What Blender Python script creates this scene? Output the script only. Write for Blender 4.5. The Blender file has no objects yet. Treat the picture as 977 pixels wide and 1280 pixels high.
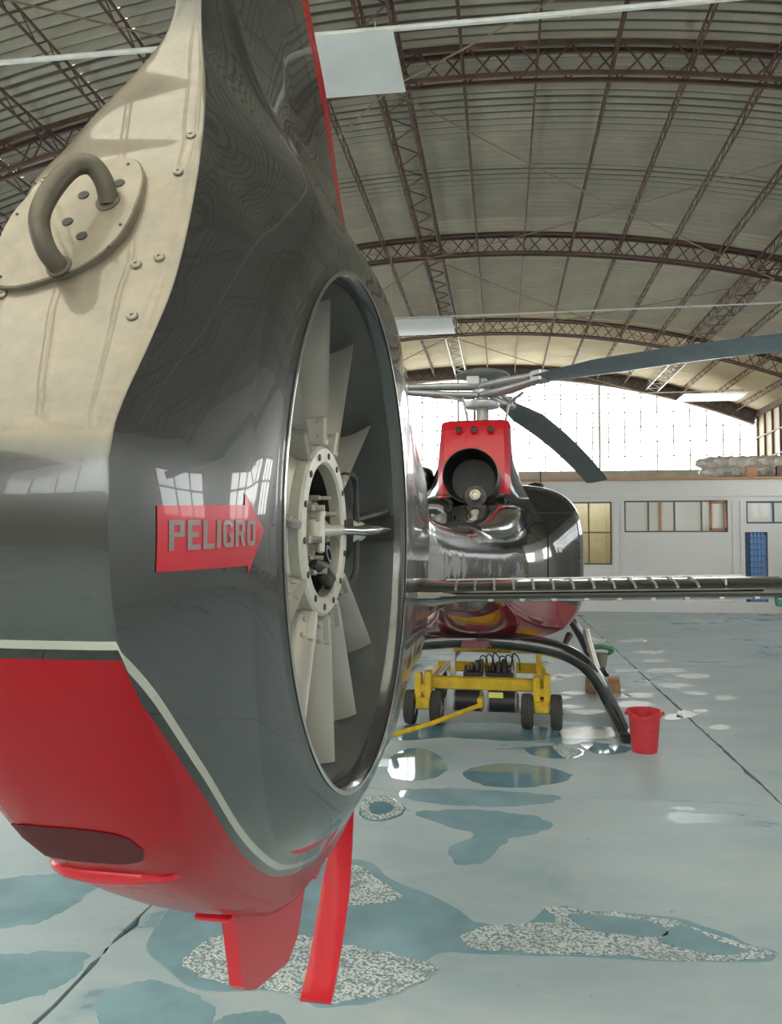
import bpy, bmesh, random, math
import numpy as np
from math import sin, cos, tan, pi, radians, sqrt, atan2
from mathutils import Vector, Matrix
from mathutils.bvhtree import BVHTree
from mathutils.geometry import tessellate_polygon
random.seed(4); rng = np.random.default_rng(4)
S = bpy.context.scene; COL = S.collection
# ------------------------------------------------------------------ camera, light, exposure
EXPOSURE = 0.1
HC = 1.65
cam_d = bpy.data.cameras.new('camera'); cam = bpy.data.objects.new('camera', cam_d); COL.objects.link(cam)
cam.location = (0, 0, HC); cam.rotation_euler = (radians(92.3), 0, radians(7.9))
cam_d.sensor_fit = 'HORIZONTAL'; cam_d.sensor_width = 36; cam_d.lens = 36*1000/977
cam_d.clip_start = .02; cam_d.clip_end = 500
S.camera = cam
w = bpy.data.worlds.new('overcast_sky'); S.world = w; w.use_nodes = True
nt = w.node_tree; bg = nt.nodes['Background']
bg.inputs[0].default_value = (0.93, 0.97, 1.0, 1); bg.inputs[1].default_value = 8.5
def area(name, loc, rot, sx, sy, power, col=(1, 1, 1), portal=False):
    l = bpy.data.lights.new(name, 'AREA'); l.shape = 'RECTANGLE'; l.size = sx; l.size_y = sy; l.energy = power; l.color = col
    if portal: l.cycles.is_portal = True
    o = bpy.data.objects.new(name, l); COL.objects.link(o); o.location = loc; o.rotation_euler = rot
    return o
area('rear_gable_portal', (-.6, -9.85, 5.6), (radians(90), 0, 0), 16, 3.2, 1, portal=True)
area('gable_opening_portal', (-.6, 26.2, 5.3), (radians(-90), 0, 0), 16, 3.4, 1, portal=True)
vs = S.view_settings; vs.view_transform = 'Standard'; vs.look = 'None'; vs.exposure = EXPOSURE; vs.gamma = 1; vs.use_curve_mapping = False

# ------------------------------------------------------------------ materials
def newmat(name):
    m = bpy.data.materials.new(name); m.use_nodes = True
    nt = m.node_tree; b = nt.nodes['Principled BSDF']
    return m, nt, b
def inp(nt, sock, v):
    if isinstance(v, bpy.types.NodeSocket): nt.links.new(v, sock)
    elif isinstance(v, (tuple, list)) and len(v) == 3 and sock.type == 'RGBA': sock.default_value = (*v, 1)
    else: sock.default_value = v
def noise(nt, scale, detail=4, rough=.6, vec=None, dist=0):
    n = nt.nodes.new('ShaderNodeTexNoise'); n.inputs['Scale'].default_value = scale; n.inputs['Detail'].default_value = detail
    n.inputs['Roughness'].default_value = rough; n.inputs['Distortion'].default_value = dist
    if vec is None:
        tc = nt.nodes.new('ShaderNodeTexCoord'); vec = tc.outputs['Object']
    nt.links.new(vec, n.inputs['Vector']); return n.outputs['Fac']
def ramp(nt, f, a, b):
    n = nt.nodes.new('ShaderNodeMapRange'); n.inputs[1].default_value = a; n.inputs[2].default_value = b
    nt.links.new(f, n.inputs[0]); return n.outputs[0]
def mix(nt, f, a, b):
    n = nt.nodes.new('ShaderNodeMix'); n.data_type = 'RGBA'
    inp(nt, n.inputs[0], f); inp(nt, n.inputs[6], a); inp(nt, n.inputs[7], b); return n.outputs[2]
def mth(nt, op, a, b=0.0):
    n = nt.nodes.new('ShaderNodeMath'); n.operation = op; inp(nt, n.inputs[0], a); inp(nt, n.inputs[1], b); return n.outputs[0]
def bump(nt, b, h, strength=.2, dist=.01):
    n = nt.nodes.new('ShaderNodeBump'); n.inputs['Strength'].default_value = strength; n.inputs['Distance'].default_value = dist
    nt.links.new(h, n.inputs['Height']); nt.links.new(n.outputs[0], b.inputs['Normal'])
def simple(name, col, rough=.5, metal=0, coat=0, var=.12, scale=8, bmp=0, spec=None):
    m, nt, b = newmat(name)
    f = noise(nt, scale)
    c2 = tuple(max(0, c*(1-var)) for c in col); c1 = tuple(min(1, c*(1+var)) for c in col)
    inp(nt, b.inputs['Base Color'], mix(nt, ramp(nt, f, .3, .7), c2, c1))
    b.inputs['Roughness'].default_value = rough; b.inputs['Metallic'].default_value = metal
    b.inputs['Coat Weight'].default_value = coat; b.inputs['Coat Roughness'].default_value = .03
    if bmp: bump(nt, b, noise(nt, scale*6), bmp, .004)
    return m
M = {}
M['silver'] = simple('bare_aluminium', (.62, .61, .58), .35, .8)
M['chrome'] = simple('polished_steel', (.75, .75, .74), .12, 1)
M['blade_grey'] = simple('fan_blade_paint', (.40, .38, .345), .36, .3, var=.06, scale=14)
M['flange'] = simple('hub_flange_metal', (.62, .59, .52), .42, .4, var=.1, scale=30)
M['mech'] = simple('mechanism_metal', (.48, .45, .39), .4, .6, var=.25, scale=40)
M['dark_mech'] = simple('dark_oily_metal', (.06, .055, .05), .35, .5, var=.4, scale=30)
M['black'] = simple('black_rubber', (.02, .02, .021), .5)
M['tyre'] = simple('tyre_rubber', (.055, .052, .05), .75, bmp=.3)
M['yellow'] = simple('yellow_paint', (.72, .48, .02), .42, var=.18, scale=12, coat=.2)
M['red_plastic'] = simple('red_plastic', (.55, .035, .05), .38, var=.15, scale=20)
M['wood'] = simple('timber', (.38, .22, .11), .7, var=.3, scale=14)
M['green'] = simple('green_cloth', (.08, .28, .14), .8)
M['rot_grey'] = simple('rotor_blade_paint', (.20, .245, .28), .38, .1, coat=.2)
M['rot_dark'] = simple('rotor_blade_dark', (.13, .155, .165), .45)  # darker tone, used for one whole blade
M['rot_head'] = simple('rotor_head_metal', (.50, .52, .52), .35, .5)
M['exhaust'] = simple('heat_darkened_steel', (.022, .021, .021), .5, .3, var=.4)
M['red_gloss'] = simple('red_gloss_paint', (.60, .006, .022), .35, 0, coat=.35, var=.04)
M['dark_gloss'] = simple('black_gloss_paint', (.030, .032, .033), .15, .4, coat=1, var=.05)
M['glass'] = simple('tinted_glass', (.02, .025, .028), .03, 0, coat=1)
M['truss'] = simple('rusty_steel', (.11, .062, .045), .7, .2, var=.35, scale=5)
M['rail'] = simple('galvanised_steel', (.36, .33, .29), .5, .4, var=.2)
M['rod'] = simple('tie_rod_steel', (.30, .22, .16), .6, .3)
M['tube_white'] = simple('white_tube_paint', (.72, .72, .70), .45)
M['panel_white'] = simple('white_reflector_paint', (.86, .87, .86), .4, .0, var=.05, scale=3)
M['wall'] = simple('white_plaster', (.74, .73, .71), .6, var=.03, scale=1.5)
M['beige'] = simple('beige_corrugated', (.52, .44, .31), .6, .1, var=.1, scale=1)
M['brown'] = simple('brown_frame', (.16, .11, .08), .5)
M['orange'] = simple('orange_wood_frame', (.48, .25, .14), .55)
M['curtain'] = simple('pale_blind', (.72, .72, .66), .6, coat=.5, var=.04, scale=2)
M['cream'] = simple('cream_interior', (.80, .72, .50), .7)
M['sill'] = simple('grey_beam', (.40, .37, .32), .6, var=.15, scale=2)
M['door_blue'] = simple('blue_door_paint', (.10, .20, .42), .5, var=.3, scale=16)
M['door_dark'] = simple('blue_door_border', (.03, .06, .14), .5)
M['wrap'] = simple('plastic_wrap', (.62, .60, .54), .18, 0, coat=.6, var=.2, scale=9, bmp=.8)
M['grey_cup'] = simple('grey_plastic', (.20, .20, .19), .5)
M['letter'] = simple('grey_lettering', (.24, .20, .20), .4, coat=.6, var=.03)
M['decal'] = simple('red_decal', (.56, .008, .03), .3, coat=.3, var=.05)
M['rust_plate'] = simple('abrasion_strip', (.34, .31, .25), .4, .6)
M['dark_green'] = simple('green_light_housing', (.03, .22, .14), .2, coat=.5)
M['cord'] = simple('hemp_cord', (.55, .46, .28), .8)
m, nt, b = newmat('lamp_tube'); b.inputs['Emission Color'].default_value = (1, .93, .75, 1); b.inputs['Emission Strength'].default_value = 14; M['lamp'] = m; b.inputs['Emission Strength'].default_value = 60
# window panes: thin diffusing glazing, lets the sky through
def pane_mat(name, col, tr=.75):
    m, nt, b = newmat(name); nt.nodes.remove(b)
    out = nt.nodes['Material Output']
    t = nt.nodes.new('ShaderNodeBsdfTransparent'); t.inputs[0].default_value = (*col, 1)
    g = nt.nodes.new('ShaderNodeBsdfTranslucent'); g.inputs[0].default_value = (*col, 1)
    gl = nt.nodes.new('ShaderNodeBsdfGlossy'); gl.inputs['Roughness'].default_value = .1
    a = nt.nodes.new('ShaderNodeMixShader'); a.inputs[0].default_value = tr; nt.links.new(g.outputs[0], a.inputs[1]); nt.links.new(t.outputs[0], a.inputs[2])
    c = nt.nodes.new('ShaderNodeMixShader'); c.inputs[0].default_value = .06; nt.links.new(a.outputs[0], c.inputs[1]); nt.links.new(gl.outputs[0], c.inputs[2])
    nt.links.new(c.outputs[0], out.inputs[0]); return m
M['pane'] = pane_mat('clear_dusty_pane', (.95, .95, .93), .6)
M['pane_room'] = pane_mat('clear_office_pane', (.85, .87, .85), .9)
# helicopter paint with stripe driven by distance attributes
def paint(name, kind):
    m, nt, b = newmat(name)
    def attr(n):
        a = nt.nodes.new('ShaderNodeAttribute'); a.attribute_name = n; return a.outputs['Fac']
    grey = mix(nt, noise(nt, 3), (.085, .087, .088), (.10, .102, .102))
    red = mix(nt, noise(nt, 4), (.34, .004, .010), (.40, .005, .013))
    p = attr('stripe')
    if kind == 'tail':
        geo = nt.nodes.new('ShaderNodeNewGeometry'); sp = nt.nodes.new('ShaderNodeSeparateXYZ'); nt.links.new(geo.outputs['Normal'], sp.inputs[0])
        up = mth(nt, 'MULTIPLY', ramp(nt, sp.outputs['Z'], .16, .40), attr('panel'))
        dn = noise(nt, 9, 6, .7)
        roof_glow = mth(nt, 'MULTIPLY', up, ramp(nt, dn, .15, .75))
        grey = mix(nt, roof_glow, grey, (.29, .235, .172))  # roof reflection painted in as beige where the aft band faces up
        isw = mth(nt, 'GREATER_THAN', p, -.005); isd = mth(nt, 'GREATER_THAN', p, .005); isr = mth(nt, 'GREATER_THAN', p, .017)
        c = mix(nt, isw, grey, (.62, .58, .50)); c = mix(nt, isd, c, (.035, .034, .032)); c = mix(nt, isr, c, red)
        le = attr('le'); c = mix(nt, mth(nt, 'LESS_THAN', le, .085), c, red)
        rgh = mth(nt, 'ADD', .27, mth(nt, 'MULTIPLY', roof_glow, .2))
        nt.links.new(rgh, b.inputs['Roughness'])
        met = mth(nt, 'MULTIPLY', .7, mth(nt, 'SUBTRACT', 1.0, mth(nt, 'MAXIMUM', mth(nt, 'MAXIMUM', isr, mth(nt, 'LESS_THAN', attr('le'), .085)), mth(nt, 'MULTIPLY', roof_glow, .6))))
        nt.links.new(met, b.inputs['Metallic'])
        bump(nt, b, noise(nt, 14, 3, .5), .02, .004)
        cn = nt.nodes.new('ShaderNodeBump'); cn.inputs['Strength'].default_value = .012; cn.inputs['Distance'].default_value = .004
        nt.links.new(noise(nt, 5, 2, .5), cn.inputs['Height']); nt.links.new(cn.outputs[0], b.inputs['Coat Normal'])
    else:
        isr = mth(nt, 'GREATER_THAN', p, 0.0)
        c = mix(nt, isr, mix(nt, .5, (.03, .032, .034), (.04, .042, .042)), mix(nt, .5, (.30, .006, .02), red))
        b.inputs['Roughness'].default_value = .16; b.inputs['Metallic'].default_value = .35
        cn = nt.nodes.new('ShaderNodeBump'); cn.inputs['Strength'].default_value = .25; cn.inputs['Distance'].default_value = .02
        nt.links.new(noise(nt, 2.6, 3, .5), cn.inputs['Height']); nt.links.new(cn.outputs[0], b.inputs['Coat Normal'])
    nt.links.new(c, b.inputs['Base Color'])
    if kind == 'tail':
        anyred = mth(nt, 'MAXIMUM', isr, mth(nt, 'LESS_THAN', le, .085))
        nt.links.new(mth(nt, 'SUBTRACT', .7, mth(nt, 'MULTIPLY', anyred, .55)), b.inputs['Coat Weight'])
        nt.links.new(mth(nt, 'SUBTRACT', .5, mth(nt, 'MULTIPLY', anyred, .35)), b.inputs['Specular IOR Level'])
    else: b.inputs['Coat Weight'].default_value = 1
    b.inputs['Coat Roughness'].default_value = .02
    return m
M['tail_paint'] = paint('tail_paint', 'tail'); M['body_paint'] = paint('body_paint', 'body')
M['duct_paint'] = simple('duct_inner_paint', (.10, .105, .107), .3, .5, coat=.6)
M['plate_paint'] = simple('dusty_plate_paint', (.24, .205, .16), .42, .4, coat=.5, var=.15, scale=25)
M['handle_paint'] = simple('dusty_handle_paint', (.115, .098, .075), .5, .3, var=.15, scale=25)
# roof sheets: weathered fibre sheet, shade differs sheet by sheet
m, nt, b = newmat('roof_sheet')
oi = nt.nodes.new('ShaderNodeObjectInfo')
f = noise(nt, 1.4, 6, .7); f2 = noise(nt, 12, 4)
c = mix(nt, ramp(nt, f, .3, .75), (.52, .47, .36), (.36, .33, .26))
c = mix(nt, ramp(nt, f2, .62, .8), c, (.64, .56, .40))
c = mix(nt, mth(nt, 'MULTIPLY', oi.outputs['Random'], .4), c, (.26, .24, .20))
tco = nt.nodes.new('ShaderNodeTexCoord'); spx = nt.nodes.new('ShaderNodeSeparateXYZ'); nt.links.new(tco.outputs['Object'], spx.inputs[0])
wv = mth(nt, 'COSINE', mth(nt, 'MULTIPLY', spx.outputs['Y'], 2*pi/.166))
c = mix(nt, mth(nt, 'MULTIPLY', ramp(nt, wv, -.15, .35), .9), c, (.075, .07, .06))  # shade inside the corrugations painted into the colour as dark bands
nt.links.new(c, b.inputs['Base Color']); b.inputs['Roughness'].default_value = .6
M['sheet'] = m
for nm, ca_, cb_ in (('sheet_mid', (.62, .57, .44), (.46, .42, .32)), ('sheet_pale', (.82, .72, .48), (.66, .57, .38))):  # sheets nearer the far gable: its light put into paler colours
    m2 = m.copy(); m2.name = 'roof_'+nm; M[nm] = m2
    for l_ in m2.node_tree.nodes:
        if l_.type == 'MIX' and tuple(round(v, 2) for v in l_.inputs[6].default_value[:3]) == (.52, .47, .36): l_.inputs[6].default_value = (*ca_, 1); l_.inputs[7].default_value = (*cb_, 1)
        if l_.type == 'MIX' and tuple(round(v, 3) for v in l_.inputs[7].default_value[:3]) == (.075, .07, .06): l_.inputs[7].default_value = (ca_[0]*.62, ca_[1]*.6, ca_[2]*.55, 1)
m, nt, b = newmat('skylight_sheet')
tr = nt.nodes.new('ShaderNodeBsdfTranslucent'); tr.inputs[0].default_value = (.7, .66, .52, 1)
mx = nt.nodes.new('ShaderNodeMixShader'); mx.inputs[0].default_value = .45
nt.links.new(b.outputs[0], mx.inputs[1]); nt.links.new(tr.outputs[0], mx.inputs[2]); nt.links.new(mx.outputs[0], nt.nodes['Material Output'].inputs[0])
b.inputs['Base Color'].default_value = (.6, .56, .42, 1); M['skylight'] = m
# floor: worn blue paint on concrete, damp stains
m, nt, b = newmat('blue_floor_paint')
tc = nt.nodes.new('ShaderNodeNewGeometry'); P = tc.outputs['Position']
mp = nt.nodes.new('ShaderNodeMapping'); mp.inputs['Scale'].default_value = (.8, 1.5, 1); nt.links.new(P, mp.inputs[0]); PV = mp.outputs[0]
base = mix(nt, ramp(nt, noise(nt, .9, 7, .65, PV), .35, .65), (.35, .45, .50), (.46, .54, .57))
base = mix(nt, ramp(nt, noise(nt, 2.2, 8, .7, PV), .55, .75), base, (.54, .55, .52))
base = mix(nt, ramp(nt, noise(nt, 14, 4, .7, P), .66, .74), base, (.20, .22, .21))
damp = ramp(nt, noise(nt, .75, 5, .55, PV, .6), .585, .62)
base = mix(nt, mth(nt, 'MULTIPLY', damp, .6), base, (.17, .32, .40))
nt.links.new(base, b.inputs['Base Color'])
r = mth(nt, 'SUBTRACT', mth(nt, 'ADD', .36, mth(nt, 'MULTIPLY', noise(nt, 3, 5, .6, P), .3)), mth(nt, 'MULTIPLY', damp, .28))
nt.links.new(r, b.inputs['Roughness']); bump(nt, b, noise(nt, 30, 4, .6, P), .08, .004)
M['floor'] = m
M['joint'] = simple('joint_dirt', (.085, .062, .045), .95, bmp=.6, scale=10, var=.5)
def water_mat(name, col, foam):
    m, nt, b = newmat(name)
    tc = nt.nodes.new('ShaderNodeNewGeometry'); P = tc.outputs['Position']
    if foam:
        v = nt.nodes.new('ShaderNodeTexVoronoi'); v.inputs['Scale'].default_value = 75; nt.links.new(P, v.inputs['Vector'])
        k = mth(nt, 'MULTIPLY', ramp(nt, v.outputs['Distance'], .75, .35), ramp(nt, noise(nt, 9, 7, .75, P), .30, .52))
        c = mix(nt, k, col, (.74, .80, .80)); nt.links.new(c, b.inputs['Base Color'])
        nt.links.new(ramp(nt, k, -.1, 1.6), b.inputs['Roughness']); bump(nt, b, v.outputs['Distance'], .7, .012)
    else:
        c = mix(nt, ramp(nt, noise(nt, 3, 6, .6, P), .35, .65), col, tuple(x*1.3 for x in col)); nt.links.new(c, b.inputs['Base Color'])
        b.inputs['Roughness'].default_value = .045
    b.inputs['Specular IOR Level'].default_value = .5
    return m
M['water'] = water_mat('wet_blue_paint', (.12, .235, .30), False)
M['water_pale'] = water_mat('thin_water_film', (.22, .35, .41), False)
M['foam'] = water_mat('soap_foam', (.24, .33, .36), True)
M['suds'] = simple('dried_white_suds', (.74, .78, .78), .25, var=.12, scale=9)

# ------------------------------------------------------------------ helpers
def link(name, data, parent=None, label=None, cat=None, group=None, kind=None):
    o = bpy.data.objects.new(name, data); COL.objects.link(o)
    if parent is not None: o.parent = parent
    for k, v in (('label', label), ('category', cat), ('group', group), ('kind', kind)):
        if v: o[k] = v
    return o
def empty(name, loc=(0, 0, 0), rz=0, parent=None, **k):
    o = link(name, None, parent, **k); o.location = loc; o.rotation_euler = (0, 0, rz); o.empty_display_size = .1; return o
class MB:
    def __init__(s): s.v = []; s.f = []; s.m = []; s.mi = 0
    def add(s, vs, fs):
        n = len(s.v); s.v += [tuple(map(float, p)) for p in vs]; s.f += [[i+n for i in f] for f in fs]; s.m += [s.mi]*len(fs); return s
    def box(s, c, d, rot=None, bev=0):
        x, y, z = (k/2 for k in d)
        if bev:
            b = min(bev, x*.9, y*.9, z*.9); vs = []
            for zz, k in ((-z, b), (-z+b, 0), (z-b, 0), (z, b)):
                xx, yy = x-k, y-k
                vs += [(-xx+b, -yy, zz), (xx-b, -yy, zz), (xx, -yy+b, zz), (xx, yy-b, zz), (xx-b, yy, zz), (-xx+b, yy, zz), (-xx, yy-b, zz), (-xx, -yy+b, zz)]
            fs = [list(range(7, -1, -1)), list(range(24, 32))]
            for r in range(3): fs += [[r*8+i, r*8+(i+1) % 8, r*8+8+(i+1) % 8, r*8+8+i] for i in range(8)]
        else:
            vs = [(-x, -y, -z), (x, -y, -z), (x, y, -z), (-x, y, -z), (-x, -y, z), (x, -y, z), (x, y, z), (-x, y, z)]
            fs = [[3, 2, 1, 0], [4, 5, 6, 7], [0, 1, 5, 4], [1, 2, 6, 5], [2, 3, 7, 6], [3, 0, 4, 7]]
        R = rot if rot is not None else Matrix()
        R = R.to_4x4(); c = Vector(c)
        return s.add([R @ Vector(p)+c for p in vs], fs)
    def rings(s, rings, caps=True, closed=True, loop=False):
        n = len(rings[0]); vs = [p for r in rings for p in r]; fs = []
        k = len(rings)
        for i in range(k if loop else k-1):
            a = i*n; b2 = ((i+1) % k)*n
            for j in range(n if closed else n-1):
                j2 = (j+1) % n; fs.append([a+j, a+j2, b2+j2, b2+j])
        if caps and not loop and closed: fs += [list(range(n-1, -1, -1)), list(range((k-1)*n, k*n))]
        return s.add(vs, fs)
    def tube(s, pts, r, n=10, caps=True, flat=1.0, up=None):
        pts = [Vector(p) for p in pts]; rs = r if isinstance(r, (list, tuple)) else [r]*len(pts)
        prev = None; rg = []
        for i, p in enumerate(pts):
            t = (pts[min(i+1, len(pts)-1)]-pts[max(i-1, 0)]).normalized()
            if prev is None:
                a = Vector(up) if up else (Vector((0, 0, 1)) if abs(t.z) < .9 else Vector((1, 0, 0)))
                u = (a-t*a.dot(t)).normalized()
            else: u = (prev-t*prev.dot(t)).normalized()
            prev = u; v = t.cross(u)
            rg.append([p+(u*cos(2*pi*j/n)*flat+v*sin(2*pi*j/n))*rs[i] for j in range(n)])
        return s.rings(rg, caps)
    def lathe(s, prof, o=(0, 0, 0), ax=(0, 0, 1), n=24, caps=True):
        ax = Vector(ax).normalized(); a = Vector((0, 0, 1)) if abs(ax.z) < .9 else Vector((1, 0, 0))
        u = (a-ax*a.dot(ax)).normalized(); v = ax.cross(u); o = Vector(o)
        return s.rings([[o+ax*h+(u*cos(2*pi*j/n)+v*sin(2*pi*j/n))*r for j in range(n)] for r, h in prof], caps)
    def prism(s, poly, h0, h1, fn=lambda a, b, h: (a, b, h)):
        n = len(poly); vs = [fn(a, b, h0) for a, b in poly]+[fn(a, b, h1) for a, b in poly]
        fs = [[i, (i+1) % n, n+(i+1) % n, n+i] for i in range(n)]+[list(range(n-1, -1, -1)), list(range(n, 2*n))]
        return s.add(vs, fs)
    def mesh(s, name, mats, smooth=40):
        me = bpy.data.meshes.new(name); me.from_pydata(s.v, [], s.f)
        for m in (mats if isinstance(mats, (list, tuple)) else [mats]): me.materials.append(M[m] if isinstance(m, str) else m)
        if any(s.m): me.polygons.foreach_set('material_index', s.m)
        bm = bmesh.new(); bm.from_mesh(me); bmesh.ops.recalc_face_normals(bm, faces=bm.faces)
        for f in bm.faces: f.smooth = smooth > 0
        if smooth > 0:
            for e in bm.edges:
                if len(e.link_faces) == 2 and e.calc_face_angle(0) > radians(smooth): e.smooth = False
        bm.to_mesh(me); bm.free(); me.update(); return me
    def obj(s, name, mats, parent=None, smooth=40, **k):
        return link(name, s.mesh(name, mats, smooth), parent, **k)
def catmull(P, n, closed=False):
    P = np.array(P, float); N = len(P); out = []
    for i in range(N if closed else N-1):
        g = (lambda k: P[k % N]) if closed else (lambda k: P[min(max(k, 0), N-1)])
        a, b2, c, d = g(i-1), g(i), g(i+1), g(i+2)
        for t in np.arange(n)/n:
            out.append(.5*((2*b2)+(c-a)*t+(2*a-5*b2+4*c-d)*t*t+(3*b2-a-3*c+d)*t**3))
    if not closed: out.append(P[-1])
    return np.array(out)
def setattr_f(o, name, vals):
    a = o.data.attributes.new(name, 'FLOAT', 'POINT'); a.data.foreach_set('value', np.asarray(vals, np.float32))

# ------------------------------------------------------------------ the hangar shell
XC, R, ZA = -.6, 22.0, 7.45          # roof arch: centre line, radius, apex height
XL, XR = -9.2, 7.9
def arch_z(x, r=R): return ZA-R+sqrt(r*r-(x-XC)**2)
ZS = arch_z(XR)
# floor slabs
floor = empty('floor', kind='structure', label='worn blue painted concrete hangar floor')
xs = [-10.6, -8.30, -4.95, -1.6, 1.75, 5.1, 8.45]; ys = [-12, -6.5, -.55, 5.42, 11.4, 17.4, 20.3]
for i in range(len(xs)-1):
    for j in range(len(ys)-1):
        g = .011; x0, x1, y0, y1 = xs[i]+g, xs[i+1]-g, ys[j]+g, ys[j+1]-g
        rr = random.Random(i*31+j); N = 60; poly = []
        def edge(a, b2, n):
            for k in range(n):
                t = k/n; q = Vector(a).lerp(Vector(b2), t)
                jx = rr.uniform(-1, 1)*.008; jy = rr.uniform(-1, 1)*.007
                if rr.random() < .08: jx *= 3; jy *= 3
                poly.append((q.x+jx, q.y+jy))
        edge((x0, y0), (x1, y0), 14); edge((x1, y0), (x1, y1), N); edge((x1, y1), (x0, y1), 14); edge((x0, y1), (x0, y0), N)
        MB().prism(poly, -.05, 0).obj('slab', 'floor', floor, 0)
MB().box((-1, 5, -.08), (24, 46, .06)).obj('joint_bed', 'joint', floor, 0)
MB().box((-1, -35, -.06), (90, 46, .1)).obj('apron', simple('pale_apron_concrete', (.42, .42, .40), .8), kind='structure', label='pale concrete apron outside the hangar mouth')
# roof sheets
ceiling = empty('ceiling', kind='structure', label='arched corrugated hangar roof on rusty lattice trusses')
PITCH = .166; SL = PITCH*12
dth = .872/R
def sheet_pts(th0, y0, L, nw, na=3, k=6, lift=0):
    rg = []
    for i in range(nw*k+1):
        y = y0+L*i/(nw*k); d = .028*cos(2*pi*i/k)+lift
        rg.append([(sin(th0+dth*(a/na-.5)*1.012)*(R+d), y, cos(th0+dth*(a/na-.5)*1.012)*(R+d)) for a in range(na+1)])
    return rg
me_sheets = [MB().rings(sheet_pts(0, 0, SL*1.02, 12), caps=False, closed=False).mesh('roof_sheet', k_, 60) for k_ in ('sheet', 'sheet_mid', 'sheet_pale')]
n_half = 10; th_start = math.asin((-1.3-XC)/R)-dth/2
Y_FAR = 26.05
sky_cols = (3, 16)
for ri in range(10):
    for ci in range(-10, 13):
        th = th_start+ci*dth+dth*.0
        xx = XC+R*sin(th)
        if xx < XL-.2 or xx > XR+.6: continue
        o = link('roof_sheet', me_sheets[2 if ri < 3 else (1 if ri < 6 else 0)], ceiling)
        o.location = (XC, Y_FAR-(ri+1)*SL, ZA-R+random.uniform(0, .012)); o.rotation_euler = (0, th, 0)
bs = MB(); sk = MB()
for ri in range(10, 19):
    for ci in range(-10, 13):
        th = th_start+ci*dth; xx = XC+R*sin(th)
        if xx < XL-.2 or xx > XR+.3: continue
        rg = sheet_pts(th, 0, SL*1.02, 12, 2, 5)
        (sk if (ri >= 12 and -6 <= ci <= 6) else bs).rings([[(p[0]+XC, p[1]+Y_FAR-(ri+1)*SL, p[2]+ZA-R) for p in r_] for r_ in rg], caps=False, closed=False)
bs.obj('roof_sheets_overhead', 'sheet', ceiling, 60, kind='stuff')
sk.obj('skylight_sheets', 'skylight', ceiling, 60, kind='stuff')
# lattice purlins along the hangar (each a part)
def arch_pt(th, r, y): return (XC+sin(th)*r, y, ZA-R+cos(th)*r)
YT = [-7.95, -2.3, 3.35, 9.15, 14.8, 20.5, 25.9]
def purlin_mesh(L, heavy):
    mb = MB(); d = .20 if not heavy else .28; wx = .0 if not heavy else .17; t = .022 if not heavy else .035
    for sx in ((0,) if not heavy else (-1, 1)):
        mb.box((sx*wx, L/2, -.045), (t, L, .03)).box((sx*wx, L/2, -.045-d), (t, L, .022))
        n = int(L/.24)
        for i in range(n):
            a = Vector((sx*wx, i*L/n, -.05)); b2 = Vector((sx*wx, (i+1)*L/n, -.05-d))
            if i % 2: a.z, b2.z = b2.z, a.z
            mb.tube([a, b2], .008, 4, False)
    if heavy:
        n = int(L/.34)
        for i in range(n):
            a = Vector((-wx, i*L/n, -.045-d)); b2 = Vector((wx, (i+1)*L/n, -.045-d))
            if i % 2: a.x, b2.x = b2.x, a.x
            mb.tube([a, b2], .012, 4, False)
    return mb
HEAVY = (-7, 0, 7)
meshes = {}
for bi in range(1, len(YT)-1):
    y0, y1 = YT[bi], YT[bi+1]
    for ci in range(-10, 13):
        th = th_start+ci*dth+dth/2; xx = XC+R*sin(th)
        if xx < XL+.1 or xx > XR-.1: continue
        hv = ci in HEAVY; key = (bi, hv)
        if key not in meshes: meshes[key] = purlin_mesh(y1-y0, hv).mesh('purlin', 'rail' if (hv and bi > 4) else 'truss', 0)
        o = link('lattice_girder' if hv else 'purlin', meshes[key], ceiling); o.rotation_euler = (0, th, 0)
        o.location = arch_pt(th, R-.02, y0)
# arch trusses: chords + individual web bars
web_me = MB().tube([(0, 0, 0), (0, 0, 1)], .011, 5).mesh('web_bar', 'truss', 0)
TH0, TH1 = math.asin((XL-XC)/R), math.asin((XR-XC)/R)
for y in YT[1:]:
    r1, r2 = R-.05, R-.40
    mb = MB()
    for rr_, ww, hh in ((r1, .16, .05), (r2, .15, .045)):
        n = 40
        for sgn in (-1, 1):
            rg = []
            for i in range(n+1):
                th = TH0+(TH1-TH0)*i/n; c_ = [(-.018, -hh/2), (.018, -hh/2), (.018, hh/2), (-.018, hh/2)]
                rg.append([arch_pt(th, rr_+b_, y+sgn*ww/2+a_) for a_, b_ in c_])
            mb.rings(rg)
    tr_ = mb.obj('arch_truss', 'truss', ceiling, 0)
    n = 60
    if y > 3:
        for i in range(n):
            a = TH0+(TH1-TH0)*i/n; b_ = TH0+(TH1-TH0)*(i+1)/n
            p, q = Vector(arch_pt(a, r1 if i % 2 else r2, y)), Vector(arch_pt(b_, r2 if i % 2 else r1, y))
            o = link('web_bar', web_me, tr_); o.location = p; d = q-p
            o.rotation_mode = 'QUATERNION'; o.rotation_quaternion = Vector((0, 0, 1)).rotation_difference(d.normalized()); o.scale = (1, 1, d.length)
            if y > 8:
                o.location.y = y-.06; p2, q2 = Vector(arch_pt(a, r2 if i % 2 else r1, y+.06)), Vector(arch_pt(b_, r1 if i % 2 else r2, y+.06))
                o = link('web_bar', web_me, tr_); o.location = p2; d = q2-p2
                o.rotation_mode = 'QUATERNION'; o.rotation_quaternion = Vector((0, 0, 1)).rotation_difference(d.normalized()); o.scale = (1, 1, d.length)
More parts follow.
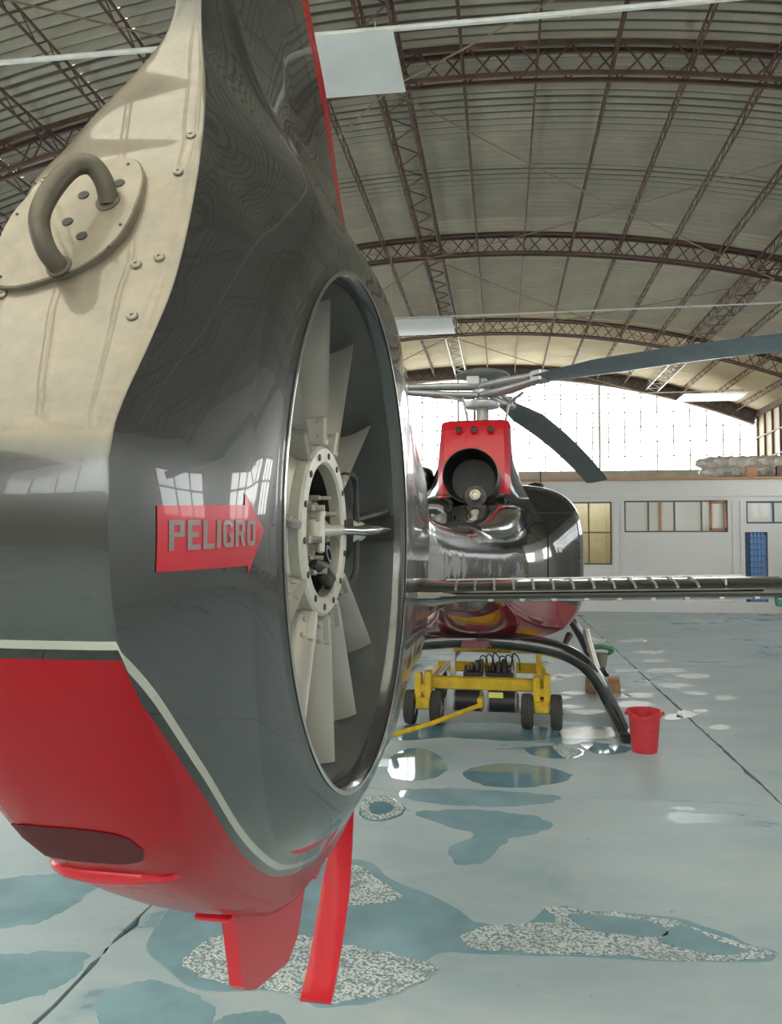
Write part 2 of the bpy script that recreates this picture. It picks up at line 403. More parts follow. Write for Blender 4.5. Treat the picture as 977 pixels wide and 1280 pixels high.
# diagonal bracing rods in the roof plane
for bi in range(2, len(YT)-1):
    for (xa, xb) in ((-1.3, 4.8), (4.8, -1.3), (-7.3, -1.3), (-1.3, -7.3)):
        mb = MB(); p = Vector((xa, YT[bi], arch_z(xa, R-.42))); q = Vector((xb, YT[bi+1], arch_z(xb, R-.42)))
        mb.tube([p.lerp(q, t)+Vector((0, 0, -.25*4*t*(1-t)+ .16*4*t*(1-t))) for t in (0, .25, .5, .75, 1)], .011, 6)
        mb.obj('bracing_rod', 'rod', ceiling)
# cross tubes carrying the light reflectors
ZT = 1.65+4.27
for k, y in enumerate((6.35, 14.72, 23.1)):
    MB().tube([(XL+.1, y, ZT), (-4, y, ZT-.03), (0, y, ZT-.04), (4, y, ZT-.03), (XR-.1, y, ZT)], .016 if k else .023, 8).obj(
        'cross_tube', 'tube_white', ceiling)
# side walls
def holed_wall(mb, u0, u1, z0, z1, holes, fn):
    us = sorted({u0, u1, *[h[0] for h in holes], *[h[1] for h in holes]}); zs = sorted({z0, z1, *[h[2] for h in holes], *[h[3] for h in holes]})
    for i in range(len(us)-1):
        for j in range(len(zs)-1):
            cu, cz = (us[i]+us[i+1])/2, (zs[j]+zs[j+1])/2
            if any(h[0] < cu < h[1] and h[2] < cz < h[3] for h in holes): continue
            c, d = fn(cu, cz, us[i+1]-us[i], zs[j+1]-zs[j]); mb.box(c, d)
pane_me = {}
def pane(name, parent, c, d, mat='pane'):
    key = (round(d[0], 3), round(d[1], 3), round(d[2], 3), mat)
    if key not in pane_me: pane_me[key] = MB().box((0, 0, 0), d).mesh('pane', mat, 0)
    o = link(name, pane_me[key], parent); o.location = c; return o
win_n = 1
holesR = [(1.0, 4.2, 2.45, 4.0), (6.8, 10.0, 2.45, 4.0), (12.6, 15.6, 2.45, 4.0), (16.6, 19.2, 2.45, 4.0)]
mb = MB(); holed_wall(mb, -10, 20, 0, ZS+.05, holesR, lambda u, z, du, dz: ((XR+.06, u, z), (.12, du, dz))); mb.obj('wall_right', 'wall', kind='structure', smooth=0, label='white side wall with high windows on the right')
mb = MB(); holed_wall(mb, 20, 26.2, 0, ZS+.05, [(24.15, 24.5, 4.2, 5.0)], lambda u, z, du, dz: ((XR+.06, u, z), (.12, du, dz)))
wr = mb.obj('wall_right', 'beige', kind='structure', smooth=0, label='beige sheet-clad upper side wall above the office roof')
for k in range(9):
    o = MB().box((XR-.03, 20.6+k*.68, (3.2+ZS)/2), (.06, .05, ZS-3.2)).obj('wall_stud', 'brown', wr, 0)
for z in (4.25, 4.95): MB().box((XR-.045, 23.2, z), (.04, 5.8, .04)).obj('wall_rail', 'brown', wr, 0)
MB().box((XR-.05, 23.1, ZS-.06), (.12, 5.9, .16)).obj('wall_plate', 'truss', wr, 0)
pane('pane', wr, (XR+.06, 24.32, 4.6), (.02, .33, .78))
for h in holesR:
    wo = MB(); y0, y1, z0, z1 = h
    for a in (y0+.03, y1-.03, (y0*2+y1)/3, (y0+2*y1)/3): wo.box((XR+.02, a, (z0+z1)/2), (.08, .06, z1-z0))
    for a in (z0+.03, z1-.03, z0+.95): wo.box((XR+.02, (y0+y1)/2, a), (.08, y1-y0, .05))
    f = wo.obj('window_%d' % win_n, 'orange', kind='structure', smooth=0, label='high glazed window in the right wall'); win_n += 1
    for k in range(3):
        yy0 = y0+(y1-y0)*k/3+.05; dy = (y1-y0)/3-.1
        pane('pane', f, (XR+.06, yy0+dy/2, z0+.49), (.01, dy, .88)); pane('pane', f, (XR+.06, yy0+dy/2, z0+1.25), (.01, dy, .52))
mb = MB(); holed_wall(mb, -10, 26.2, 0, arch_z(XL)+.05, [(2, 8, 2.6, 4.2), (10, 16, 2.6, 4.2)], lambda u, z, du, dz: ((XL-.06, u, z), (.12, du, dz))); wl = mb.obj('wall_left', 'wall', kind='structure', smooth=0, label='white side wall hidden beyond the helicopter')
for (a, b_) in ((2, 8), (10, 16)):
    for k in range(4): pane('pane', wl, (XL-.06, a+.75+1.5*k, 3.4), (.01, 1.46, 1.56))
# rear end behind the camera: sliding doors with a glazed gable over them
rw = MB().box(((XL+XR)/2, -10, 2.0), (XR-XL, .12, 4.0)).obj('wall_rear', simple('brown_grey_sliding_doors', (.22, .18, .12), .6), kind='structure', smooth=0, label='closed sliding doors behind the camera')
for k in range(17):
    x0 = XL+k; z1 = arch_z(min(XR, max(XL, x0+.5))); pane('pane', rw, (x0+.5, -10, (4+z1)/2), (.96, .01, z1-4)); MB().box((x0, -10, (4+z1)/2), (.05, .06, z1-4)).obj('gable_post', 'sill', rw, 0)
# glazed far gable: low wall, sill, posts, mullions, panes
GZ = 3.98
gw = MB().box(((XL+XR)/2, 26.25, GZ/2-.1), (XR-XL, .14, GZ-.2)).obj('wall_back', 'sill', kind='structure', smooth=0, label='low far end wall under the glazed gable')
MB().box(((XL+XR)/2, 26.15, GZ-.13), (XR-XL, .3, .26)).obj('gable_sill', 'sill', gw, 0)
gab = MB(); PS = .5
nx = int((XR-XL)/PS)
for i in range(nx+1):
    x = XL+.1+i*PS; gab.box((x, 26.25, (GZ+arch_z(x))/2), (.034, .03, arch_z(x)-GZ))
for j in range(1, 8):
    z = GZ+j*.47; hw = sqrt(max(0, R*R-(z-ZA+R)**2)); x0, x1 = max(XL, XC-hw), min(XR, XC+hw)
    gab.box(((x0+x1)/2, 26.25, z), (x1-x0, .03, .03))
gb = gab.obj('window_%d' % win_n, simple('thin_grey_mullion', (.35, .34, .30), .6), kind='structure', smooth=0, label='wide glazed far gable of many small backlit panes'); win_n += 1
for x in (-5.9, -1.4, 3.1): MB().box((x, 26.12, (GZ+arch_z(x))/2), (.06, .06, arch_z(x)-GZ)).obj('gable_post', 'sill', gb, 0)
for i in range(nx+1):
    for j in range(8):
        cx, cz = XL+.1+(i+.5)*PS, GZ+(j+.5)*.47
        if cz-.2 > arch_z(min(XR, max(XL, cx+.25 if cx > XC else cx-.25)))+.1 or cx > XR: continue
        pane('pane', gb, (cx, 26.27, cz), (PS-.02, .008, .45))
# dark arched fascia in front of the gable
mb = MB(); rg = []
for i in range(33):
    th = TH0+(TH1-TH0)*i/32; rg.append([arch_pt(th, R-.02, 26.0), arch_pt(th, R-.42, 26.0), arch_pt(th, R-.42, 26.1), arch_pt(th, R-.02, 26.1)])
mb.rings(rg); mb.obj('trim_1', simple('grey_steel_fascia', (.13, .13, .125), .6), kind='structure', smooth=0, label='dark steel arch edging the glazed gable')

# ------------------------------------------------------------------ office block across the far end
OY = 20.3; sc = OY/19.6
def ox(px_x): return px_x*sc
def oz(z): return HC+(z-HC)*sc
OT = oz(3.18)
H1 = (ox(1.25), ox(2.59), oz(1.16), oz(2.66)); H2 = (ox(2.88), ox(5.23), oz(1.93), oz(2.68)); H3 = (ox(5.64), 7.8, oz(2.13), oz(2.65)); HD = (ox(5.60), ox(6.10), 0, oz(1.93))
H4 = (-6.0, -3.0, oz(1.5), oz(2.66))
mb = MB(); holed_wall(mb, XL, XR, 0, OT, [H1, H2, H3, HD, H4], lambda u, z, du, dz: ((u, OY+.08, z), (du, .16, dz)))
wo = mb.obj('wall_office', 'wall', kind='structure', smooth=0, label='white plastered office front across the far end')
for x in (ox(2.72), ox(5.42)):
    for s in (-.09, .09): MB().box((x+s, OY-.012, (OT-.5)/2), (.02, .03, OT-.6)).obj('pilaster_edge', 'wall', wo, 0)
MB().box(((XL+XR)/2, OY-.06, OT-.0), (XR-XL, .3, .05)).obj('coping', 'orange', wo, 0)
MB().box(((XL+XR)/2, OY+.12, OT-.22), (XR-XL, .36, .42)).obj('parapet', 'wall', wo, 0)
MB().box(((XL+XR)/2, 23.2, OT-.1), (XR-XL, 5.8, .12)).obj('office_roof', 'sill', wo, 0)
MB().box(((XL+XR)/2, OY-.05, .13), (XR-XL, .12, .26)).obj('baseboard_office', 'wall', kind='structure', smooth=0, label='white plinth strip along the office front')
MB().box((1.0, 22.6, 1.5), (6.4, .1, 3.0)).obj('room_back_wall', 'cream', wo, 0)
MB().box((-1.4, 21.5, 1.5), (.1, 2.3, 3.0)).obj('partition', 'cream', wo, 0); MB().box((2.85, 21.5, 1.5), (.1, 2.3, 3.0)).obj('partition', 'cream', wo, 0)
MB().box((.7, 21.4, 2.95), (4.2, 2.3, .05)).obj('room_ceiling', 'cream', wo, 0)
o = MB().tube([(1.6, 21.2, 2.86), (2.7, 21.1, 2.86)], .025, 8).obj('ceiling_lamp', 'lamp', label='lit fluorescent tube inside the tall office window', cat='lamp')
MB().box((2.15, 21.15, 2.9), (1.2, .1, .05)).obj('lamp_base', 'tube_white', o)
def window(h, vs_, hs_, mat, pmat, label, inner=()):
    global win_n
    x0, x1, z0, z1 = h; mb = MB(); t = .035
    for x in (x0+t/2, x1-t/2): mb.box((x, OY+.06, (z0+z1)/2), (t, .08, z1-z0))
    for z in (z0+t/2, z1-t/2): mb.box(((x0+x1)/2, OY+.06, z), (x1-x0, .08, t))
    for x in vs_: mb.box((x, OY+.06, (z0+z1)/2), (.03, .07, z1-z0-2*t))
    for z in hs_: mb.box(((x0+x1)/2, OY+.06, z), (x1-x0-2*t, .07, .03))
    o = mb.obj('window_%d' % win_n, mat, kind='structure', smooth=0, label=label); win_n += 1
    X = [x0+t/2, *vs_, x1-t/2]; Z = [z0+t/2, *hs_, z1-t/2]
    for i in range(len(X)-1):
        for j in range(len(Z)-1):
            pane('pane', o, ((X[i]+X[i+1])/2, OY+.07, (Z[j]+Z[j+1])/2), (X[i+1]-X[i]-.02, .01, Z[j+1]-Z[j]-.02), pmat)
    for (a, b_, c_, d_) in inner:
        m2 = MB(); t2 = .05
        for x in (a+t2/2, b_-t2/2): m2.box((x, OY+.03, (c_+d_)/2), (t2, .05, d_-c_))
        for z in (c_+t2/2, d_-t2/2): m2.box(((a+b_)/2, OY+.03, z), (b_-a, .05, t2))
        m2.obj('sash', 'orange', o, 0)
    return o
W2 = lambda p: H2[0]+(p-780)/130*(H2[1]-H2[0])
window(H1, [H1[1]-.55], [oz(1.93)], 'brown', 'pane_room', 'tall office window with a lit cream room behind')
window(H2, [W2(811), W2(844), W2(878)], [], 'brown', 'curtain', 'wide office window of pale panes with orange sashes', [(W2(888), W2(908), H2[2]+.05, H2[3]-.03)])
MB().box((W2(826), OY+.045, (H2[2]+H2[3])/2), (.06, .05, H2[3]-H2[2]-.07)).obj('trim_2', 'orange', kind='structure', smooth=0, label='orange upright in the wide office window')
window(H3, [ox(6.25)], [], 'door_dark', 'curtain', 'short office window above the blue door')
window(H4, [-5, -4], [], 'brown', 'curtain', 'office window hidden behind the helicopter')
# blue door
dr = MB().box(((HD[0]+HD[1])/2, OY+.06, HD[3]/2), (HD[1]-HD[0], .05, HD[3])).obj('door_1', 'door_dark', kind='structure', smooth=0, label='dark blue patterned door in the office front')
dp = MB().box(((HD[0]+HD[1])/2+.05, OY+.03, HD[3]/2-.02), (HD[1]-HD[0]-.16, .02, HD[3]-.12)).obj('door_leaf', 'door_blue', dr, 0)
pm = MB().box((0, 0, 0), (.06, .02, .11), bev=.008).mesh('door_panel', simple('pale_blue_door_panel', (.16, .30, .55), .45), 0)
for i in range(4):
    for j in range(13):
        o = link('door_panel', pm, dp); o.location = (HD[0]+.15+i*.085, OY+.015, .15+j*.143)
# wrapped bundle and frame on the office roof
bn = MB()
for k, (z, hw_, r_) in enumerate(((OT+.22, 1.25, .17), (OT+.46, 1.35, .17))):
    rg = []
    for i in range(29):
        t = i/28; x = 6.2-hw_+2*hw_*t; rr_ = r_*(1-abs(2*t-1)**8*.7)
        rg.append([(x, 21.1+cos(a*pi/7)*rr_*1.6*(1+.12*sin(i*1.7+a*2.1)), z+sin(a*pi/7)*rr_*(1+.16*sin(i*2.3+a*1.3+k))) for a in range(14)])
    bn.rings(rg)
bn.obj('wrapped_bundle', 'wrap', label='crumpled clear plastic wrapped bundle on the office roof', cat='bundle', smooth=30)
for i, (x, c_) in enumerate(((6.0, 'orange'), (6.7, 'brown'))):
    MB().box((x, 20.40, OT+.17), (.26, .12, .26), bev=.01).obj('storage_box', c_, label=('small orange-brown box in front of the plastic bundle' if i == 0 else 'dark brown box in front of the plastic bundle'), cat='box')

# ------------------------------------------------------------------ hanging light reflectors
for k, (x0, x1, y, lab) in enumerate(((-2.75, -.86, 6.35, 'white flat light reflector nearest the camera, top of the picture'), (-2.75, -.90, 14.72, 'middle white light reflector, just right of the tail duct'), (5.05, 6.75, 23.1, 'farthest light reflector, high at right before the glazed gable'))):
    t = empty('light_reflector', ((x0+x1)/2, y, ZT-.04), 0, label=lab, cat='light', group=None)
    mb = MB(); L = x1-x0; Wd = .85 if k == 0 else (1.05 if k == 1 else 1.2)
    prof = [(-Wd*.05, -.035), (0, -.05), (Wd*.5, -.085), (Wd*.97, -.06), (Wd, -.035), (Wd*.5, -.035)]
    mb.rings([[(x, a, b_) for a, b_ in prof] for x in np.linspace(-L/2, L/2, 9)]); mb.obj('reflector_pan', 'panel_white', t, 25)
    for sx in (-.42, .42):
        MB().tube([(sx*L, Wd*.5, -.04), (sx*L, .0, .0), (sx*L, -.02, .06)], .008, 6).obj('hanger', 'rail', t)
# cord hanging from the roof truss down to the middle reflector
MB().tube([(-2.03+.001*k, 14.60, 7.0-k*.05) for k in range(22)], .006, 5).obj('hanging_cord', 'cord', label='thin pale cord hanging from the truss by the middle reflector', cat='cord')

# ------------------------------------------------------------------ HELICOPTER
HDG = radians(11.0-7.9)
heli = empty('helicopter', (-.51147, 1.78027, 1.68), -HDG, label='grey and red helicopter with ducted tail fan parked in the hangar', cat='helicopter')
# -- tail shroud and fin
PER = [(-.975, -.03, .152), (-.968, .075, .15), (-.94, .125, .145), (-.875, .21, .143), (-.81, .30, .14), (-.76, .40, .137), (-.715, .50, .13), (-.66, .58, .112), (-.61, .66, .092), (-.545, .76, .061), (-.49, .87, .03), (-.475, 1.0, .022), (-.50, 1.2, .02), (-.58, 1.45, .02), (-.665, 1.72, .02), (-.60, 1.79, .018), (-.20, 1.80, .018), (-.10, 1.72, .018), (.0, 1.55, .018),
       (.165, 1.363, .018), (.344, 1.205, .018), (.50, .98, .020), (.62, .85, .03), (.80, .70, .07), (1.0, .52, .10), (1.22, .36, .12), (1.5, .2, .125), (1.55, -.1, .13), (1.5, -.40, .12), (1.2, -.52, .1), (.9, -.63, .085), (.6, -.74, .075), (.35, -.80, .066), (.1, -.815, .060), (-.1, -.785, .060), (-.285, -.70, .072), (-.40, -.64, .088), (-.507, -.575, .10), (-.62, -.49, .125), (-.747, -.375, .14), (-.86, -.255, .148), (-.95, -.14, .152)]
cur = catmull(PER, 24, True)
seg = np.linalg.norm(np.roll(cur[:, :2], -1, 0)-cur[:, :2], axis=1); s_ = np.concatenate([[0], np.cumsum(seg)]); NP = 680
cc = np.vstack([cur, cur[:1]]); tt = np.linspace(0, s_[-1], NP, endpoint=False)
per = np.stack([np.interp(tt, s_, cc[:, k]) for k in range(3)], 1)
ang = np.unwrap(np.arctan2(per[:, 1], per[:, 0])); d = -1 if ang[-1] < ang[0] else 1
ang = np.maximum.accumulate(ang*d)*d
RIM = .575
def interp_T(z, y):
    T = np.interp(z, [.5, .62, .70, .78, .88, 1.0, 1.8], [.2, .195, .165, .10, .048, .034, .026])
    T = np.minimum(T, np.interp(y, [.5, .8, 1.2, 1.6], [.2, .185, .155, .13]))
    T = np.minimum(T, np.interp(-z, [.56, .64, .83], [.2, .175, .10])); return T
def flank_x(y, z):
    q = np.stack([y, z], -1); D = np.linalg.norm(q[:, None, :]-per[None, :, :2], axis=2); k = D.argmin(1); dm = D.min(1); e = per[k, 2]
    T = interp_T(z, y); wd = .34; u = np.clip(dm/wd, 0, 1)
    return e+(T-e)*(1-(1-u)**2.2)
MR = 50
rows = []
inner = np.stack([np.cos(ang), np.sin(ang)], 1)*RIM
Q = [inner*(1-k/MR)+per[:, :2]*(k/MR) for k in range(MR+1)]
XX = np.stack([flank_x(q[:, 0], q[:, 1]) for q in Q])
X0 = XX.copy()
for _ in range(60):
    n1 = .25*(XX[:-2]+XX[2:]+np.roll(XX, 1, 1)[1:-1]+np.roll(XX, -1, 1)[1:-1]); XX[1:-1] = .4*XX[1:-1]+.6*n1
for k in range(MR+1):
    t = k/MR; q = inner*(1-t)+per[:, :2]*t
    x = XX[k]
    r_ = np.hypot(q[:, 0], q[:, 1]); lip = np.clip((r_-RIM)/.03, 0, 1)
    bl = np.clip((r_-RIM)/.10, 0, 1); x = x*(bl)+.2*(1-bl)     # rim crest at .2
    rows.append(np.stack([x, q[:, 0], q[:, 1]], 1))
# lip and duct wall rings (from outside in)
lip_rows = []
for rr_, xx in ((.557, .205), (.547, .198), (.541, .185), (.539, .165)):
    lip_rows.append(np.stack([np.full(NP, xx), np.cos(ang)*rr_, np.sin(ang)*rr_], 1))
# outer band (starboard edge -> port edge), bulging outwards
e = per[:, 2]; nrm = np.stack([np.roll(per[:, 1], -1)-np.roll(per[:, 1], 1), -(np.roll(per[:, 0], -1)-np.roll(per[:, 0], 1))], 1)
nrm /= np.linalg.norm(nrm, axis=1)[:, None]; sg = np.sign((nrm*per[:, :2]).sum(1)); sg = np.where(sg == 0, 1, sg); nrm *= np.sign(np.median(sg))
band = []
low = np.clip((-per[:, 1]-.15)/.25, 0, 1)*np.clip((.3-per[:, 0])/.3, 0, 1)
for f in (.985, .93, .8, .6, .3, 0, -.3, -.6, -.8, -.93, -.985):
    bulge = e*(.04+.34*low)*(1-abs(f)**(2.2+3*low))+.004*(1-abs(f)**30)
    q = per[:, :2]+nrm*bulge[:, None]
    band.append(np.stack([e*f, q[:, 0], q[:, 1]], 1))
star = lip_rows[::-1]+rows
port = [r_*np.array([-1, 1, 1]) for r_ in star[::-1]]
allr = star+band+port
V = np.concatenate(allr); mb = MB(); mb.rings([list(map(tuple, r_)) for r_ in allr], caps=False)
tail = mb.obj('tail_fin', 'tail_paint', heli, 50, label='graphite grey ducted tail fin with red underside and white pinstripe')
STR = catmull([(-.965, -.140), (-.88, -.205), (-.745, -.325), (-.55, -.485), (-.28, -.64), (.0, -.725), (.2, -.745), (.45, -.74), (.9, -.64), (2.5, -.45)], 14)
STR = np.vstack([[(-3, -.140)], STR])
def stripe_dist(y, z):
    q = np.stack([y, z], -1); A, B = STR[:-1], STR[1:]; dm = np.full(len(y), 9.)
    for a, b_ in zip(A, B):
        ab = b_-a; L2 = ab@ab
        if L2 < 1e-12: continue
        t = np.clip(((q-a)@ab)/L2, 0, 1); dm = np.minimum(dm, np.linalg.norm(q-a-t[:, None]*ab, axis=1))
    return dm*np.where(z < np.interp(y, STR[:, 0], STR[:, 1]), 1, -1)
co = np.array([v.co for v in tail.data.vertices])
i0 = (len(star)-1)*NP; i1 = (len(star)+len(band))*NP
for ed in tail.data.edges:
    a, b_ = ed.vertices
    if (i0 <= a < i0+NP and i0 <= b_ < i0+NP) or (i1 <= a < i1+NP and i1 <= b_ < i1+NP): ed.use_edge_sharp = True
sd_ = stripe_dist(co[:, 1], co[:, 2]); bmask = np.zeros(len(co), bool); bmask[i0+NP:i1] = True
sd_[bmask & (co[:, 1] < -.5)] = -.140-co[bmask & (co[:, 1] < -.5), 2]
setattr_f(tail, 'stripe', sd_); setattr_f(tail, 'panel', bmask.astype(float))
LE = np.array([(-.10, 1.72), (.0, 1.55), (.165, 1.363), (.344, 1.205), (.50, .98), (.56, .90)])
dm = np.full(len(co), 9.)
for a, b_ in zip(LE[:-1], LE[1:]):
    ab = b_-a; t = np.clip(((co[:, 1:]-a)@ab)/(ab@ab), 0, 1); dm = np.minimum(dm, np.linalg.norm(co[:, 1:]-a-t[:, None]*ab, axis=1))
setattr_f(tail, 'le', dm)
bvh = BVHTree.FromPolygons([tuple(c_) for c_ in co], [list(p.vertices) for p in tail.data.polygons])
def onflank(y, z, off=.0008):
    h = bvh.ray_cast(Vector((2, y, z)), Vector((-1, 0, 0))); return Vector((h[0].x+off, y, z)) if h[0] else Vector((.18, y, z))
def onaft(x, z, off=0):
    h = bvh.ray_cast(Vector((x, -3, z)), Vector((0, 1, 0))); return (h[0]+h[1]*off*(1 if h[1].y < 0 else -1), h[1] if h[1].y < 0 else -h[1])
# duct wall
mb = MB(); mb.rings([[(x, cos(a)*r_, sin(a)*r_) for a in np.linspace(0, 2*pi, 97)[:-1]] for x, r_ in ((.17, .539), (.1, .538), (0, .54), (-.1, .545), (-.17, .539))], caps=False)
mb.obj('duct_wall', 'duct_paint', heli, 50)
# lip highlight ring: the rim's glint added as a thin bright strip
mb = MB(); mb.rings([[(x, cos(a)*r_, sin(a)*r_) for a in np.linspace(0, 2*pi, 129)[:-1]] for x, r_ in ((.2065, .560), (.2075, .5555), (.2065, .551))], caps=False)
mb.obj('lip_highlight', 'chrome', heli, 50, label='bright highlight ring along the fan duct lip')
# dark slot in the duct wall where the shaft fairing enters
mb = MB(); rg = []
for x in (.172, .05): rg.append([(x, cos(a)*.533, sin(a)*.533) for a in np.linspace(-.04, .10, 6)])
mb.rings(rg, caps=False, closed=False); mb.obj('shaft_slot', 'black', heli, 0)
# -- fan: hub flange, spider, ten blades
fan = empty('tail_fan', (0, 0, 0), 0, heli)
mb = MB(); prof = [(.150, .085), (.150, .112), (.156, .118), (.186, .118), (.192, .112), (.192, .085)]
mb.lathe([(r_, h) for r_, h in prof]+[(.150, .085)], ax=(1, 0, 0), n=72, caps=False); mb.obj('hub_flange', 'flange', fan, 30)
bh = MB()
for k in range(14):
    a = 2*pi*(k+.3)/14; bh.lathe([(.0075, .1185), (.0075, .1205)], o=(0, cos(a)*.171, sin(a)*.171), ax=(1, 0, 0), n=10)
bh.obj('bolt_holes', 'black', fan, 0, kind='stuff')
mb = MB(); mb.lathe([(.192, .09), (.205, .07), (.205, -.05), (.17, -.07)], ax=(1, 0, 0), n=60, caps=False); mb.obj('hub_drum', 'flange', fan, 30)
mb = MB(); mb.lathe([(.1496, .086), (.147, -.02), (.10, -.05), (.001, -.06)], ax=(1, 0, 0), n=72, caps=False); mb.obj('hub_bowl', 'dark_mech', fan, 30)
mb = MB(); mb.lathe([(.10, -.05), (.10, .0), (.085, .022), (.05, .034), (.001, .036)], o=(.055, -.02, -.005), ax=(1, 0, 0), n=36, caps=False)
for k in range(6):
    a = 2*pi*k/6; mb.lathe([(.010, .01), (.010, .032), (.006, .038), (.001, .038)], o=(.055, -.02+cos(a)*.072, sin(a)*.072-.005), ax=(1, 0, 0), n=10)
mb.obj('pitch_spider', 'mech', fan, 30)
mb = MB(); mb.box((.07, -.02, .035), (.09, .016, .016), bev=.003).box((.07, -.02, -.035), (.09, .016, .016), bev=.003).box((.11, -.02, 0), (.014, .03, .10), bev=.004)
mb.tube([(.09, -.03, .0), (.125, .05, .002), (.11, .16, .005)], [.014, .012, .013], 12).lathe([(.02, -.02), (.02, .02)], o=(.1, -.03, 0), ax=(0, 0, 1), n=16)
mb.obj('control_lever', 'flange', fan, 35)
mb = MB(); mb.tube([(.10, -.05, -.07), (.11, .0, -.085), (.11, .05, -.115), (.10, .09, -.135)], [.012, .018, .014, .01], 10).lathe([(.02, -.03), (.02, .02), (.012, .03)], o=(.11, .02, -.10), ax=(.1, 1, -.6), n=12)
mb.obj('damper', 'dark_mech', fan)
mb = MB(); mb.lathe([(.022, .0), (.022, .008), (.014, .008), (.014, .0)], o=(.105, .045, -.055), ax=(1, 0, .2), n=18, caps=False); mb.obj('eye_ring', 'dark_mech', fan)
for (y, z, s2) in ((-.05, .05, .02), (.05, .04, .016), (-.07, -.02, .022), (-.03, -.09, .02), (.07, -.02, .014), (0, .075, .013), (-.06, -.06, .014)):
    MB().box((.085, y, z), (.04, s2, s2), bev=.004).lathe([(s2*.35, .10), (s2*.35, .125)], o=(0, y, z), ax=(1, .1, 0), n=8).obj('linkage_block', 'mech', fan)
# blade: rectangular, twisted, pitched; root cuff with bolts
def blade_meshes():
    rg = []
    for i in range(13):
        t = i/12; r_ = .205+.325*t; ch = .112+.012*t; pitch = radians(76-5*t); th_ = .007*(1-.5*t)
        cx, cy = sin(pitch), cos(pitch); ring = []
        for k in range(20):
            a = 2*pi*k/20; uu = .5*cos(a); vv = sin(a)*(.62+.38*cos(a))*(1-(abs(cos(a)))**6*.3)
            camb = .010*(1-4*uu*uu)
            px, py = uu*ch, vv*th_+camb
            ring.append((px*cx+py*cy, -px*cy+py*cx, r_))
        rg.append(ring)
    bl = MB().rings(rg).mesh('fan_blade', 'blade_grey', 30)
    pitch = radians(76); Rm = Matrix.Rotation(0, 4, 'Z'); mb = MB()
    q = Matrix(((sin(pitch), cos(pitch), 0), (-cos(pitch), sin(pitch), 0), (0, 0, 1)))
    mb.box((0, 0, .225), (.108, .018, .07), rot=q, bev=.004)
    for sx in (-.03, .03):
        for zz in (.215, .25):
            for sy in (-1, 1): mb.lathe([(.006, .01), (.006, .0135), (.003, .0145)], o=q @ Vector((sx, 0, 0))+Vector((0, 0, zz)), ax=q @ Vector((0, sy, 0)), n=8)
    cu = mb.mesh('root_cuff', 'blade_grey', 30)
    return bl, cu
bl, cu = blade_meshes()
angs = [2, 27, 57, 127, 153, 177, 207, 239, 276, 325]
for a in angs:
    o = link('fan_blade', bl, fan); o.location = (.068, 0, 0); o.rotation_euler = (-radians(a), 0, 0)
    c_ = link('root_cuff', cu, fan); c_.location = (.068, 0, 0); c_.rotation_euler = (-radians(a), 0, 0)
# stator vanes and shaft fairing behind the rotor
for a in range(15, 375, 36):
    if abs(a-87) < 10: continue
    o = MB().rings([[( -.10+cos(k*pi/4)*.035, sin(k*pi/4)*.006, r_) for k in range(8)] for r_ in (.19, .538)]).obj('stator_vane', 'dark_mech', heli); o.rotation_euler = (-radians(a), 0, 0)
MB().lathe([(.001, -.17), (.10, -.16), (.185, -.13), (.195, -.06)], ax=(1, 0, 0), n=40, caps=False).obj('gearbox_housing', 'dark_mech', heli)
MB().tube([(.05, .15, 0), (.09, .22, .003), (.12, .31, .004)], [.036, .034, .026], 18).obj('shaft_fairing', 'flange', heli)
MB().tube([(.12, .12, .004), (.135, .22, .004), (.145, .30, .006), (.155, .42, .010), (.16, .53, .012)], [.012, .012, .016, .011, .008], 12, flat=1).obj('pitch_rod', 'chrome', heli)
MB().tube([(.10, .30, .03), (.13, .42, .05), (.15, .53, .065)], [.014, .013, .012], 10).obj('strut', 'dark_mech', heli)
MB().tube(catmull([(.11, .185, .14), (.12, .23, .145), (.12, .265, .12), (.12, .275, .04), (.12, .275, -.06), (.12, .265, -.10), (.115, .235, -.125), (.10, .20, -.12)], 6), .009, 10).obj('cable_loop', 'black', heli)
MB().lathe([(.075, -.05), (.075, -.03), (.06, -.025), (.06, -.05)], o=(.12, .28, .004), ax=(1, .6, 0), n=30, caps=False).obj('boot_ring', 'black', heli)
